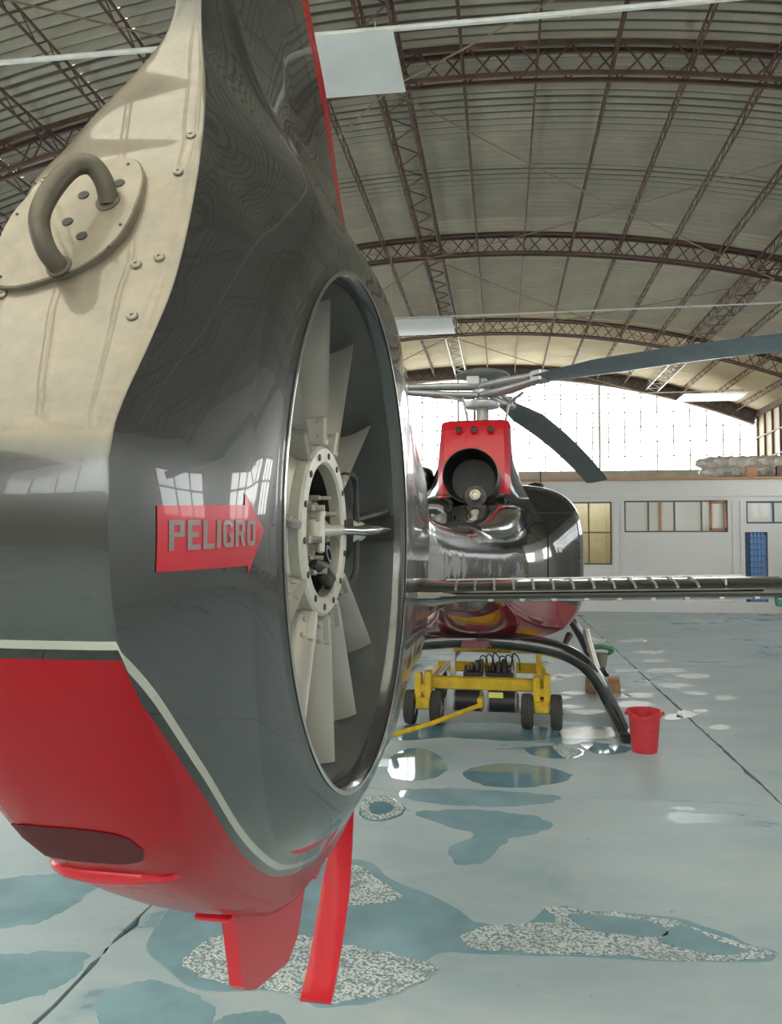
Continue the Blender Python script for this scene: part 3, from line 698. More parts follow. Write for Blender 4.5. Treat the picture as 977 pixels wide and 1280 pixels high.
# -- decal with lettering PELIGRO (red arrow)
dec = MB(); L_ = [(-.932, .012), (-.679, .022), (-.679, .042), (-.600, -.012), (-.668, -.078), (-.668, -.064), (-.928, -.066)]
def top_(y): return np.interp(y, [-.905, -.703, -.701, -.636], [.014, .024, .042, -.010])
def bot_(y): return np.interp(y, [-.905, -.692, -.690, -.636], [-.062, -.060, -.072, -.011])
yy = sorted(set(list(np.linspace(-.905, -.636, 40))+[-.703, -.701, -.692, -.690])); rg = []
for y in yy: rg.append([onflank(y, bot_(y)+(top_(y)-bot_(y))*k/8, .0012) for k in range(9)])
dec.rings(rg, caps=False, closed=False); decal = dec.obj('danger_decal', 'decal', heli, 60, label='red arrow decal reading PELIGRO')
GL = {'P': [(0, 0), (0, 1), (.62, 1), (.62, .45), (.2, .45), (.2, 0), None, (.2, .6), (.2, .84), (.42, .84), (.42, .6)],
      'E': [(0, 0), (0, 1), (.58, 1), (.58, .83), (.2, .83), (.2, .59), (.5, .59), (.5, .42), (.2, .42), (.2, .17), (.58, .17), (.58, 0)],
      'L': [(0, 0), (0, 1), (.2, 1), (.2, .17), (.56, .17), (.56, 0)], 'I': [(0, 0), (0, 1), (.2, 1), (.2, 0)],
      'G': [(.62, .8), (.62, 1), (.15, 1), (0, .85), (0, .15), (.15, 0), (.62, 0), (.62, .52), (.34, .52), (.34, .37), (.43, .37), (.43, .17), (.2, .17), (.2, .83), (.43, .83), (.43, .72), (.62, .72)],
      'R': [(0, 0), (0, 1), (.5, 1), (.62, .9), (.62, .55), (.5, .45), (.66, 0), (.44, 0), (.32, .42), (.2, .42), (.2, 0), None, (.2, .58), (.2, .84), (.42, .84), (.42, .58)],
      'O': [(.12, 0), (0, .12), (0, .88), (.12, 1), (.5, 1), (.62, .88), (.62, .12), (.5, 0), None, (.2, .17), (.2, .83), (.42, .83), (.42, .17)]}
tx = MB(); cx_ = -.886; H_ = .036
for ch in 'PELIGRO':
    g = GL[ch]; outer = g[:g.index(None)] if None in g else g; hole = g[g.index(None)+1:] if None in g else None
    wd = max(p[0] for p in outer); loops = [[Vector((p[0], p[1], 0)) for p in outer]]
    if hole: loops.append([Vector((p[0], p[1], 0)) for p in hole])
    tris = tessellate_polygon(loops); pts = [v for l in loops for v in l]
    k = .046
    tx.add([onflank(cx_+p.x*k, -.0385+p.y*H_+(cx_+p.x*k+.9)*.03, .0022) for p in pts], [list(t) for t in tris])
    cx_ += (wd+.14)*k
tx.obj('lettering', 'letter', decal, 0, label='grey letters PELIGRO')
# -- access plate, handle and fasteners on the aft slope
pz, pxc = .410, -.034; P0, N0 = onaft(pxc, pz); U = Vector((1, 0, 0)); Vd = N0.cross(U).normalized(); Vd = Vd if Vd.z > 0 else -Vd
U = Vd.cross(N0).normalized(); U = U if U.x > 0 else -U
def pl(u, v, n=0): return P0+U*u+Vd*v+N0*n
pw, ph = .098, .108; outl = []
for k in range(40):
    a = 2*pi*k/40; c1, s1 = cos(a), sin(a)
    uu = math.copysign(abs(c1)**.72, c1)*pw; vv = math.copysign(abs(s1)**.72, s1)*ph; outl.append((uu, vv+.32*uu))
mb = MB(); mb.rings([[pl(a*k_, b_*k_, n_) for a, b_ in outl] for k_, n_ in ((1, -.004), (1, .009), (.985, .011))]); plate = mb.obj('access_plate', 'plate_paint', heli, 30, label='rounded bolted access plate with a grab handle')
hb = catmull([(.054, .028, .006), (.050, .050, .028), (.038, .060, .046), (.020, .045, .056), (.006, .000, .060), (.000, -.046, .056), (.006, -.078, .036), (.014, -.088, .006)], 6)
mb = MB(); mb.tube([pl(*p) for p in hb], .0135, 16); hd = mb.obj('grab_handle', 'handle_paint', plate, 60)
mb = MB()
for (u_, v_) in ((.054, .028), (.014, -.088)): MB().tube([pl(u_, v_, .008), pl(u_, v_, .0125)], .018, 20).obj('handle_foot', 'handle_paint', plate, 30)
mb = MB()
for (u_, v_) in ((.012, .045), (.062, .062), (-.020, -.055), (.032, -.035), (.002, -.005)):
    rg = [[pl(u_+cos(k*pi/8)*.0085*q, v_+sin(k*pi/8)*.0075*q, n_) for k in range(16)] for q, n_ in ((1, .0113), (.96, .0122))]; MB().rings(rg).obj('drain_slot', 'black', plate, 0)
fs_me = MB().lathe([(.0075, 0), (.0075, .002), (.006, .0034), (.0025, .0036), (.0022, .0022), (.0001, .0022)], n=18).mesh('fastener', 'plate_paint', 30)
fs_small = MB().lathe([(.0022, 0), (.0022, .0015), (.0001, .0018)], n=10).mesh('rivet', 'dark_mech', 30)
for (u_, v_) in ((.066, .10), (.03, -.10), (-.07, -.098), (-.084, .02), (-.03, .105), (.085, -.02), (-.075, .08), (.078, -.06)):
    o = link('rivet', fs_small, plate); o.location = pl(u_, v_, .0108); o.rotation_mode = 'QUATERNION'; o.rotation_quaternion = Vector((0, 0, 1)).rotation_difference(N0)
for (x, z) in ((.112, .345), (.083, .335), (.105, .49), (-.105, .50), (.108, .25), (.098, .57), (-.10, .30)):
    p, n_ = onaft(x, z); o = link('fastener', fs_me, tail); o.location = p; o.rotation_mode = 'QUATERNION'; o.rotation_quaternion = Vector((0, 0, 1)).rotation_difference(n_)
# -- red air scoop under the tail
rgo, rgi = [], []
for i in range(25):
    t = i/24; x = -.128+.222*t; dip = sin(pi*t)**.45
    z0 = -.450-.012*sin(pi*t); p, n_ = onaft(x, z0+.03); q, nq = onaft(x, z0-.055)
    up_ = Vector((0, 0, 1))
    a = q; out = .045*dip
    rgo.append([q-n_*.004, q+n_*out*.45+up_*.012, q+n_*out*.85+up_*.032*dip, q+n_*out+up_*.05*dip, q+n_*(out-.006)+up_*.052*dip, q+n_*(out*.8-.006)+up_*.034*dip, q+n_*(out*.4-.006)+up_*.016])
MB().rings(rgo, caps=False, closed=False).obj('scoop_lip', 'red_gloss', heli, 60, label='red moulded scoop lip under the tail')
mb = MB(); rg = []
for i in range(21):
    t = i/20; x = -.124+.208*t; h_ = .034*(1-abs(2*t-1)**4)**.5; zc = -.432
    rg.append([onaft(x, zc-h_, .0015)[0], onaft(x, zc, .0015)[0], onaft(x, zc+h_, .0015)[0]])
mb.rings(rg, caps=False, closed=False); mb.obj('scoop_mouth', simple('deep_red_recess', (.085, .003, .006), .75), heli, 60)
# -- ventral fin and curved tail skid
mb = MB(); poly = [(-.30, -.70), (.22, -.80), (.205, -.90), (.19, -.905), (.10, -.99), (-.12, -.945), (-.14, -1.0), (-.2, -1.0)]
poly = [(-.29, -.68), (-.225, -.900), (-.205, -.918), (-.15, -.945), (-.13, -.95), (.06, -.995), (.13, -.97), (.20, -.86), (.25, -.79), (.25, -.74)]
mb.prism(poly, -.014, .014, lambda a, b_, h: (h, a, b_)); mb.obj('ventral_fin', 'red_gloss', heli, 0, label='red wedge-shaped ventral fin')
mb = MB(); mb.box((0, -.27, -.715), (.07, .16, .012), bev=.004); mb.obj('fin_shoe', 'red_gloss', heli, 0)
mb = MB(); mb.prism([(.24, -.76), (.26, -.86), (.29, -.90), (.33, -.89), (.55, -.82), (.62, -.74)], -.013, .013, lambda a, b_, h: (h, a, b_)); mb.obj('skid_bracket', 'red_gloss', heli, 0)
skc = catmull([(.68, -.78), (.63, -.88), (.56, -.99), (.49, -1.09), (.42, -1.165), (.37, -1.21), (.33, -1.235)], 6); rg = []
for i, (y, z) in enumerate(skc):
    a, b_ = skc[max(0, i-1)], skc[min(len(skc)-1, i+1)]; t = Vector((0, b_[0]-a[0], b_[1]-a[1])).normalized(); n_ = Vector((0, t.z, -t.y))
    hw_ = .018+.024*min(1, i/14); c_ = Vector((0.0, y, z)); rg.append([c_+Vector((sx*hw_, 0, 0))+n_*sn for sx, sn in ((-1, -.006), (1, -.006), (1, .006), (-1, .006))])
mb = MB(); mb.rings(rg); mb.obj('tail_skid', 'red_gloss', heli, 40, label='red curved flat tail skid')

# -- tail boom + fuselage lofts
def loft(secs, n=72, sub=8):
    a = catmull(secs, sub); rg = []
    for (y, wd, zb, zt, ex, xo) in a:
        zc, h = (zb+zt)/2, (zt-zb)/2; ring = []
        for k in range(n):
            t = 2*pi*k/n; c1, s1 = cos(t), sin(t)
            ring.append((xo+math.copysign(abs(c1)**(2/ex), c1)*wd, y, zc+math.copysign(abs(s1)**(2/ex), s1)*h))
        rg.append(ring)
    return rg
mb = MB(); mb.rings(loft([(1.15, .10, -.44, .18, 2, 0), (1.5, .135, -.42, .17, 2, 0), (2.3, .17, -.38, .10, 2, 0), (3.3, .235, -.42, .09, 2, 0), (4.3, .34, -.56, .12, 2.1, 0), (5.0, .46, -.70, .15, 2.2, 0)]))
boom = mb.obj('tail_boom', 'body_paint', heli, 50)
c_ = np.array([v.co for v in boom.data.vertices]); setattr_f(boom, 'stripe', np.interp(c_[:, 1], [1, 3, 5], [-.50, -.50, -.48])-c_[:, 2])
mb = MB(); mb.rings(loft([(4.3, .30, -.52, .05, 2.2, 0), (4.9, .42, -.72, .12, 2.4, 0), (5.35, .55, -.85, .18, 2.6, 0), (5.7, .68, -.92, .27, 2.9, 0), (5.92, .84, -.94, .44, 3.3, 0), (6.05, .93, -.95, .53, 3.6, 0), (6.3, .965, -.95, .56, 3.6, 0), (7.2, .98, -.95, .56, 3.2, 0), (8.2, .97, -.93, .50, 3.0, 0), (9.0, .84, -.88, .28, 2.6, 0), (9.6, .55, -.75, .0, 2.3, 0), (9.95, .18, -.5, -.25, 2, 0), (10.0, .02, -.4, -.36, 2, 0)], n=96))
body = mb.obj('fuselage', 'body_paint', heli, 50, label='black and red gloss cabin')
c_ = np.array([v.co for v in body.data.vertices])
setattr_f(body, 'stripe', np.interp(c_[:, 1], [4.3, 4.9, 5.7, 6.2, 8], [-.40, -.50, -.53, -.66, -.72])-c_[:, 2])
# cabin rear panel seams and door column
bvb = BVHTree.FromPolygons([tuple(q) for q in c_], [list(p.vertices) for p in body.data.polygons])
def onbody(x, z, off=.004):
    h = bvb.ray_cast(Vector((x, -1, z)), Vector((0, 1, 0))); return h[0]+Vector((0, -off, 0)) if h[0] else None
def seam(pts, r_=.006, name='panel_seam', mat='black'):
    q = [onbody(*p) for p in pts]; q = [p for p in q if p]
    if len(q) > 2: MB().tube(q, r_, 6).obj(name, mat, heli)
seam([(x, .26) for x in np.linspace(.30, .90, 14)])
seam([(.62+.0*z, z) for z in np.linspace(.2, -.45, 12)])
for k in range(9):
    p = onbody(.905, .1-.07*k-.05)
    if p: o = link('rivet', fs_small, heli); o.scale = (4, 4, 4); o.location = p; o.rotation_euler = (radians(90), 0, 0)
mb = MB(); q = onbody(.72, -.08); mb.box(q, (.05, .015, .05), bev=.004); mb.obj('maker_plate', 'tube_white', heli)
for s in (-1, 1):
    # sliding doors / cabin glazing on each flank
    mb = MB(); pts = [(6.6, -.45), (7.6, -.5), (7.6, .32), (6.75, .34)]
    for (a, b_) in (((6.55, 7.35), (-.28, .36)), ((7.5, 8.3), (-.3, .34))):
        rg = []
        for yv in np.linspace(a[0], a[1], 8):
            row = []
            for zv in np.linspace(b_[0], b_[1], 6):
                h = bvb.ray_cast(Vector((s*3, yv, zv)), Vector((-s, 0, 0))); row.append(h[0]+Vector((s*.006, 0, 0)))
            rg.append(row)
        mb.rings(rg, caps=False, closed=False)
    mb.obj('cabin_window', 'glass', heli, 60)
# engine cowling, exhaust, transmission cowl
mb = MB(); mb.rings(loft([(3.9, .16, .0, .13, 2.2, 0), (4.4, .30, -.05, .20, 2.6, 0), (4.9, .40, -.05, .30, 3, 0), (5.5, .46, -.05, .36, 3.2, 0), (6.3, .50, 0, .44, 3.2, 0)], n=48)); cw = mb.obj('engine_cowling', 'dark_gloss', heli, 50)
for x in (-.28, .12): 
    MB().rings([[(x-.3*0+cos(t)*.17*(1 if x < 0 else .8)-.05, 4.75+q, .22+sin(t)*.15*1.0) for t in np.linspace(0, pi, 14)] for q in (0, .04, .04)], caps=False, closed=False).obj('cowling_strap', 'black', heli)
MB().rings(loft([(4.55, .02, .16, .20, 2, -.28), (4.6, .14, .08, .33, 2.2, -.28), (5.0, .17, .05, .38, 2.4, -.28), (5.6, .18, .05, .42, 2.4, -.28)], n=32)).obj('oil_cooler_duct', 'dark_gloss', heli, 50)
# pointed cover under the exhaust
MB().rings([[(-.05-.20*(1-t*.55), 4.75+.5*t, .10+.25*t), (-.02, 4.70+.5*t, .20+.32*t*.9), (.02+.30*(1-t*.5), 4.8+.5*t, .06+.25*t), (.02, 4.9+.5*t, .0)] for t in (0, .3, .6, 1)]).obj('exhaust_cover', 'dark_gloss', heli, 60)
ex = [(.235, -.55), (.235, 0), (.228, .0), (.222, -.02), (.19, -.33), (.001, -.34)]
MB().lathe([(a, -b_) for a, b_ in ex], o=(-.02, 4.95, .545), ax=(0, 1, -.05), n=40, caps=False).obj('exhaust_pipe', 'exhaust', heli, 40)
MB().lathe([(.09, 0), (.09, .04), (.05, .05), (.05, .03), (.001, .03)], o=(0.03, 4.92, .36), ax=(0, -1, .15), n=30).obj('exhaust_cone', 'dark_mech', heli, 30)
MB().lathe([(.045, 0), (.045, .05), (.025, .055), (.022, .04), (.001, .04)], o=(0.03, 4.89, .37), ax=(0, -1, .15), n=24).obj('cone_plug', 'mech', heli, 30)
# transmission cowl: section rings going up; red on rear and top, black on the flanks
mb = MB(); rg = []
lev = [(.15, 5.55, .30, .62), (.35, 5.42, .32, .50), (.55, 5.38, .325, .40), (.75, 5.42, .325, .345), (.95, 5.48, .315, .325), (1.06, 5.52, .313, .318), (1.10, 5.56, .30, .305), (1.12, 5.66, .27, .27)]
lev = catmull(lev, 3)
for (z, yr, hwr, hwf) in lev:
    yf = 7.0-.5*max(0, z-.2); pts = [(-hwf, yf-.2), (-hwf, (yr+yf)/2), (-hwf, yr+.22), (-hwr, yr+.06), (-hwr+.05, yr), (0, yr-.015), (hwr-.05, yr), (hwr, yr+.06), (hwf, yr+.22), (hwf, (yr+yf)/2), (hwf, yf-.2), (hwf*.6, yf), (-hwf*.6, yf)]
    rg.append([(x-.03, y, z) for x, y in pts])
n = 13
for i in range(len(rg)-1):
    for j in range(n):
        mb.mi = 0 if (3 <= j <= 7-1 and lev[i][0] > .40) or (lev[i][0] > 1.04) else 1
        mb.add([rg[i][j], rg[i][(j+1) % n], rg[i+1][(j+1) % n], rg[i+1][j]], [[0, 1, 2, 3]])
mb.mi = 0; mb.add(rg[-1], [list(range(n))])
me = mb.mesh('transmission_cowl', ['red_gloss', 'dark_gloss'], 50)
bm = bmesh.new(); bm.from_mesh(me); bmesh.ops.remove_doubles(bm, verts=bm.verts, dist=1e-4); bmesh.ops.recalc_face_normals(bm, faces=bm.faces)
for e_ in bm.edges:
    if len(e_.link_faces) == 2: e_.smooth = e_.calc_face_angle(0) < radians(45)
bm.to_mesh(me); bm.free(); link('transmission_cowl', me, heli, label='tall red cowl with three round holes over the exhaust')
for x in (-.17, -.03, .12):
    MB().lathe([(.026, 0), (.036, .012), (.036, .02), (.028, .03)], o=(x, 5.475, 1.0), ax=(0, -1, .25), n=20, caps=False).obj('cowl_hole_rim', 'red_gloss', heli)
    MB().lathe([(.028, 0), (.028, .022), (.001, .022)], o=(x, 5.475, 1.0), ax=(0, -1, .25), n=20).obj('cowl_hole', 'black', heli)
# shoulder fairing from cowl to cabin roof, starboard
for s in (-1, 1):
    MB().rings([[(s*.30-.03, y, .95-.25*k), (s*(.34+.10*k)-.03, y+.1, .70-.25*k), (s*(.42+.22*k)-.03, y+.15, .42-.15*k), (s*.34, y+.1, .2)] for k, y in ((0, 5.85), (0, 6.8))]).obj('shoulder_fairing', 'dark_gloss', heli, 50)
MB().lathe([(.03, 0), (.035, .03), (.02, .05), (.001, .052)], o=(.33, 5.9, .58), n=16).obj('beacon', 'tube_white', heli)
for (x, y, z, h) in ((.55, 6.6, .5, .22), (-.5, 6.8, .5, .22)): MB().tube([(x, y, z), (x, y-.05, z+h)], .006, 6).obj('antenna', 'black', heli)
MB().lathe([(.09, 0), (.07, .03), (.001, .05)], o=(.50, 6.5, .55), n=20).obj('antenna_dome', 'black', heli)
MB().rings(loft([(5.6, .03, .58, .62, 2, -.55), (5.7, .10, .52, .70, 2.4, -.55), (6.4, .13, .45, .74, 2.4, -.55)], n=24)).obj('intake_fairing', 'dark_gloss', heli)
# mast and rotor head
MX, MY = 0.0, 6.05
MB().lathe([(.09, 1.0), (.075, 1.12), (.06, 1.14), (.06, 1.42), (.10, 1.43), (.10, 1.47), (.05, 1.48), (.05, 1.6)], o=(MX, MY, 0), n=28).obj('rotor_mast', 'rot_head', heli, 40)
MB().lathe([(.001, 1.585), (.15, 1.59), (.26, 1.61), (.265, 1.618), (.24, 1.64), (.15, 1.665), (.001, 1.675)], o=(MX, MY, 0), n=48, caps=False).obj('vibration_damper_disc', simple('grey_green_disc', (.28, .30, .29), .4, .3), heli, 40)
MB().box((MX-.08, MY-.1, 1.55), (.12, .1, .09), bev=.01).box((MX+.08, MY+.05, 1.52), (.12, .1, .1), bev=.01).obj('hub_block', 'tube_white', heli)
MB().lathe([(.16, 1.30), (.17, 1.32), (.17, 1.35), (.12, 1.37), (.07, 1.37)], o=(MX, MY, 0), n=24).obj('swashplate', 'rot_head', heli, 35)
az_h = [radians(a)+radians(11) for a in (-56, 64, 184)]   # camera-frame azimuth -> local frame
for bi, az in enumerate(az_h):
    dirv = Vector((cos(az), sin(az), 0)); sd = Vector((-dirv.y, dirv.x, 0)); c0 = Vector((MX, MY, 1.47))
    mb = MB()
    for so, zo in ((-.055, .035), (.055, .035), (-.05, -.05), (.05, -.05)):
        mb.tube([c0+dirv*.06+sd*so*1.3+Vector((0, 0, zo)), c0+dirv*.35+sd*so*1.1+Vector((0, 0, zo)), c0+dirv*.62+sd*so*.8+Vector((0, 0, zo*.7)), c0+dirv*.86+sd*so*.8+Vector((0, 0, zo*.5))], [.026, .03, .024, .022], 10)
    mb.box(c0+dirv*.80, (.14, .15, .11), rot=Matrix.Rotation(az, 3, 'Z'), bev=.012)
    mb.obj('rotor_arm', 'rot_head', heli)
    MB().tube([c0+dirv*.20+sd*.16+Vector((0, 0, -.14)), c0+dirv*.42+sd*.14+Vector((0, 0, -.07))], .014, 8).tube([c0+dirv*.16+sd*.14+Vector((0, 0, -.36)), c0+dirv*.22+sd*.16+Vector((0, 0, -.10))], .012, 8).obj('pitch_link', 'rot_head', heli)
    rg = []
    for i in range(31):
        t = i/30; r_ = .78+4.57*t; ch = .18+.17*min(1, t*6); dz = -.50*(r_/5.35)**2; pitch = radians(-9+3*t)
        cpt = c0+dirv*r_+Vector((0, 0, dz)); ring = []
        for k in range(16):
            a = 2*pi*k/16; uu = cos(a)*ch/2; vv = sin(a)*.021*(1.1+.5*cos(a))
            ring.append(cpt+sd*(uu*cos(pitch))+Vector((0, 0, vv+uu*sin(pitch))))
        rg.append(ring)
    MB().rings(rg).obj('rotor_blade', 'rot_dark' if bi == 1 else 'rot_grey', heli, 40)
# -- horizontal stabiliser
stab = empty('stabilizer', (0, .98, -.215), 0, heli); DI = radians(1.3)
def st_prof(ch, th): return [(ch*u_, th*v_) for u_, v_ in ((0, 0), (.02, .22), (.10, .42), (.35, .62), (.7, .52), (.95, .22), (1, .03), (.97, -.18), (.7, -.38), (.3, -.36), (.05, -.16))]
rg = []
for x in np.linspace(.0, 1.365, 15):
    tp = max(0, (x-1.15)/.215)
    rg.append([(x, a+.10*tp*0, b_+x*tan(DI)) for a, b_ in st_prof(.40-.0*tp, .075)])
rg = [[(-p[0], p[1], p[2]) for p in r_] for r_ in rg[:0:-1]]+rg
MB().rings(rg).obj('stabilizer_skin', 'dark_gloss', stab, 35, label='black gloss horizontal stabiliser')
rib_me = MB().rings([[(-.004, a, b_+.0015), (.004, a, b_+.0015), (.004, a, b_+.005), (-.004, a, b_+.005)] for a, b_ in [(u_*.40, v_*.075) for u_, v_ in ((.03, .25), (.10, .42), (.35, .62), (.7, .52))]]).mesh('rib_strip', 'silver', 0)
for s in (-1, 1):
    for k in range(13):
        x = .30+.066*k; o = link('rib_strip', rib_me, stab); o.location = (s*x, 0, x*tan(DI)); o.rotation_euler = (0, 0, s*radians(4))
    MB().box((s*.76, .003, .76*tan(DI)+.014), (1.05, .012, .004), rot=Matrix.Rotation(-s*DI, 3, 'Y')).obj('edge_strip', 'chrome', stab, 0)
    MB().box((s*.76, .27, .76*tan(DI)+.046), (1.05, .01, .006), rot=Matrix.Rotation(-s*DI, 3, 'Y')).obj('edge_strip', 'silver', stab, 0)
    MB().box((s*.70, -.006, .70*tan(DI)-.004), (1.3, .012, .010), rot=Matrix.Rotation(-s*DI, 3, 'Y')).obj('gurney_strip', 'black', stab, 0)
    MB().box((s*1.175, .17, 1.175*tan(DI)+.036), (.005, .30, .02), rot=Matrix.Rotation(-s*DI, 3, 'Y')).obj('tip_seam', 'silver', stab, 0)
    for k in range(9):
        x = .42+.105*k; MB().box((s*x, .0, x*tan(DI)-.014), (.018, .03, .008), bev=.002).obj('hinge_tab', 'silver', stab, 0)
    MB().rings([[(s*.10, -.05+a*1.3, b_*1.5) for a, b_ in st_prof(.40, .075)], [(s*.22, -.02+a*1.1, b_*1.2) for a, b_ in st_prof(.40, .075)], [(s*.30, a, b_+.30*tan(DI)) for a, b_ in st_prof(.40, .075)]]).obj('root_fairing', 'dark_gloss', stab, 35)
    MB().lathe([(.001, -.03), (.022, -.025), (.026, 0), (.02, .03), (.001, .035)], o=(s*1.35, .02, 1.35*tan(DI)-.022), ax=(1, 0, 0), n=16, caps=False).obj('navigation_light', 'dark_green' if s > 0 else 'red_gloss', stab)
# -- landing gear
for s in (-1, 1):
    pts = catmull([(s*.0, 5.35, -.86), (s*.32, 5.35, -.88), (s*.65, 5.35, -.93), (s*.88, 5.35, -1.03), (s*1.02, 5.35, -1.18), (s*1.12, 5.34, -1.37), (s*1.22, 5.32, -1.575), (s*1.235, 5.31, -1.60)], 5)
    rg = []
    for i, p in enumerate(pts):
        a, b_ = Vector(pts[max(0, i-1)]), Vector(pts[min(len(pts)-1, i+1)]); t = (b_-a).normalized(); n_ = Vector((-t.z, 0, t.x))*s; tt_ = i/(len(pts)-1)
        ca, cb = .14-.085*tt_, .085-.035*tt_
        rg.append([Vector(p)+Vector((0, cos(q)*ca, 0))+n_*sin(q)*cb for q in np.linspace(0, 2*pi, 17)[:-1]])
    MB().rings(rg).obj('cross_tube', 'dark_gloss', heli, 50)
    fp = catmull([(s*.30, 8.3, -.82), (s*.8, 8.3, -.90), (s*.97, 8.3, -1.08), (s*1.12, 8.35, -1.40), (s*1.19, 8.5, -1.58)], 6)
    MB().tube(fp, .055, 12).obj('cross_tube', 'dark_gloss', heli, 50)
    MB().tube(catmull([(s*1.24, 5.22, -1.63), (s*1.235, 5.4, -1.63), (s*1.22, 7, -1.63), (s*1.2, 8.6, -1.63), (s*1.18, 9.3, -1.60), (s*1.16, 9.6, -1.46)], 5), .045, 14).obj('skid_tube', 'dark_gloss', heli, 50)
    MB().tube([(s*1.0, 6.85, -.92), (s*1.02, 6.8, -1.02), (s*1.1, 6.7, -1.30)], .035, 12).obj('step_strut', 'silver', heli)
    MB().box((s*1.13, 7.0, -1.34), (.16, .9, .03), bev=.01).obj('boarding_step', 'dark_gloss', heli)
    MB().box((s*1.245, 5.24, -1.645), (.09, .14, .06), bev=.015).obj('skid_shoe', 'black', heli)
MB().rings(loft([(5.2, .12, -.93, -.86, 2.5, 0), (5.5, .25, -.97, -.85, 2.5, 0), (6.1, .3, -.98, -.85, 2.5, 0)], n=24)).obj('belly_fairing', simple('dark_red_fairing', (.16, .01, .025), .2, .3, coat=1), heli)
MB().tube([(.75, 5.5, -.92), (.80, 5.6, -.84)], [.02, .035], 10).obj('drain_pipe', 'dark_mech', heli)

# ------------------------------------------------------------------ ground handling dolly
def fpt(px, py):
    yaw, pit = radians(7.9), radians(2.3)
    f = Vector((-sin(yaw)*cos(pit), cos(yaw)*cos(pit), sin(pit))); r_ = Vector((cos(yaw), sin(yaw), 0)); u_ = r_.cross(f)
    d_ = f+r_*((px-488.5)/1000)-u_*((py-640)/1000); t = -HC/d_.z; return (d_.x*t, d_.y*t)
def LW(x, y): return Vector((-.51147+x*cos(HDG)+y*sin(HDG), 1.78027-x*sin(HDG)+y*cos(HDG), 0))
DO = Vector((*fpt(603, 908), 0)); do = empty('ground_dolly', DO, -HDG, label='yellow four-wheeled ground dolly lifting the helicopter belly', cat='dolly')
def wheel(x, y, r_=.155, wd=.105):
    mb = MB(); h = wd/2
    mb.lathe([(r_*.55, -h*.8), (r_*.80, -h), (r_*.95, -h*.85), (r_, -h*.55), (r_*.975, -h*.5), (r_, -h*.4), (r_, -h*.1), (r_*.975, 0), (r_, h*.1), (r_, h*.4), (r_*.975, h*.5), (r_, h*.55), (r_*.95, h*.85), (r_*.80, h), (r_*.55, h*.8)], o=(x, y, r_), ax=(1, 0, 0), n=32, caps=False)
    t = mb.obj('wheel', 'tyre', do, 25)
    MB().lathe([(.001, -h*.6), (r_*.3, -h*.9), (r_*.56, -h*.7), (r_*.56, h*.7), (r_*.3, h*.9), (.001, h*.6)], o=(x, y, r_), ax=(1, 0, 0), n=24, caps=False).obj('wheel_hub', 'silver', t, 30)
for x in (-.66, -.42, .40, .655): wheel(x, 0)
for x in (-.54, .53): wheel(x, 1.25)
def ypart(name, c, d, bev=.008): return MB().box(c, d, bev=bev).obj(name, 'yellow', do, 30)
ypart('rear_beam', (0, .10, .37), (1.10, .09, .11)); ypart('lifting_beam', (.15, .42, .66), (.86, .09, .09)); ypart('lifting_beam', (-.22, .30, .70), (.12, .35, .08))
ypart('side_rail', (-.56, .55, .33), (.08, 1.2, .08)); ypart('side_rail', (.53, .55, .33), (.08, 1.2, .08)); ypart('front_beam', (0, 1.1, .37), (1.1, .08, .1))
for x in (-.54, .53):
    ypart('axle_bracket', (x, .0, .20), (.13, .16, .10)); ypart('axle_bracket', (x-.045, .0, .34), (.06, .12, .26)); ypart('axle_bracket', (x+.045, .0, .36), (.06, .12, .26))
    MB().tube([(x-.2, 0, .155), (x+.2, 0, .155)], .022, 10).obj('axle', 'rail', do)
for x in (-.30, .27, .50): MB().box((x, .28, .53), (.05, .04, .28), bev=.004).obj('lift_strut', 'yellow' if x > .4 else 'silver', do, 30)
for a, b_ in (((-.42, .15, .42), (-.22, .45, .66)), ((-.42, .9, .42), (-.22, .6, .66))): MB().tube([a, b_], .022, 8).obj('brace', 'silver', do)
for x0, x1 in ((-.26, -.02), (.05, .30)):
    t = MB().lathe([(.001, 0), (.085, 0), (.095, .01), (.095, x1-x0-.01), (.085, x1-x0), (.001, x1-x0)], o=(x0, .1, .21), ax=(1, 0, 0), n=28, caps=False).obj('hydraulic_tank', 'black', do, 40)
    for x in (x0, x1): MB().lathe([(.098, 0), (.1, .015), (.07, .03), (.001, .03)], o=(x-.01, .1, .21), ax=(1, 0, 0), n=24).obj('end_ring', 'rail', t, 30)
MB().box((.12, .0, .285), (.13, .01, .05)).obj('warning_plate', simple('pale_yellow_label', (.75, .70, .2), .5), do, 0)
ypart('drawbar_clevis', (-.02, -.02, .22), (.05, .12, .09))
k = MB(); k.box((-.10, .22, .44), (.18, .14, .05), bev=.01).box((.14, .25, .44), (.26, .16, .04), bev=.01)
for i in range(9): k.lathe([(.018+.006*(i % 3), 0), (.018+.006*(i % 3), .05+.02*(i % 4)), (.012, .08+.02*(i % 4))], o=(-.17+.05*i, .2+.04*(i % 3), .44), n=10)
k.obj('hydraulic_pump', 'dark_mech', do, 30)
for i in range(6):
    x = -.05+.06*i; MB().tube(catmull([(x, .2, .5), (x+.02, .22, .60+.015*(i % 3)), (x+.07, .25, .58), (x+.08, .24, .47)], 5), .006, 6).obj('hose', 'black', do)
MB().tube([(-.02, -.06, .20), (-.40, -.52, .12), (-.9, -1.12, .06), (-1.0, -1.24, .05)], .021, 12).obj('towbar', 'yellow', do, label='yellow towbar angled to the floor')
MB().lathe([(.05, -.01), (.05, .01), (.03, .01), (.03, -.01), (.05, -.01)], o=(-1.03, -1.28, .05), n=20, caps=False).obj('tow_eye', 'yellow', do)

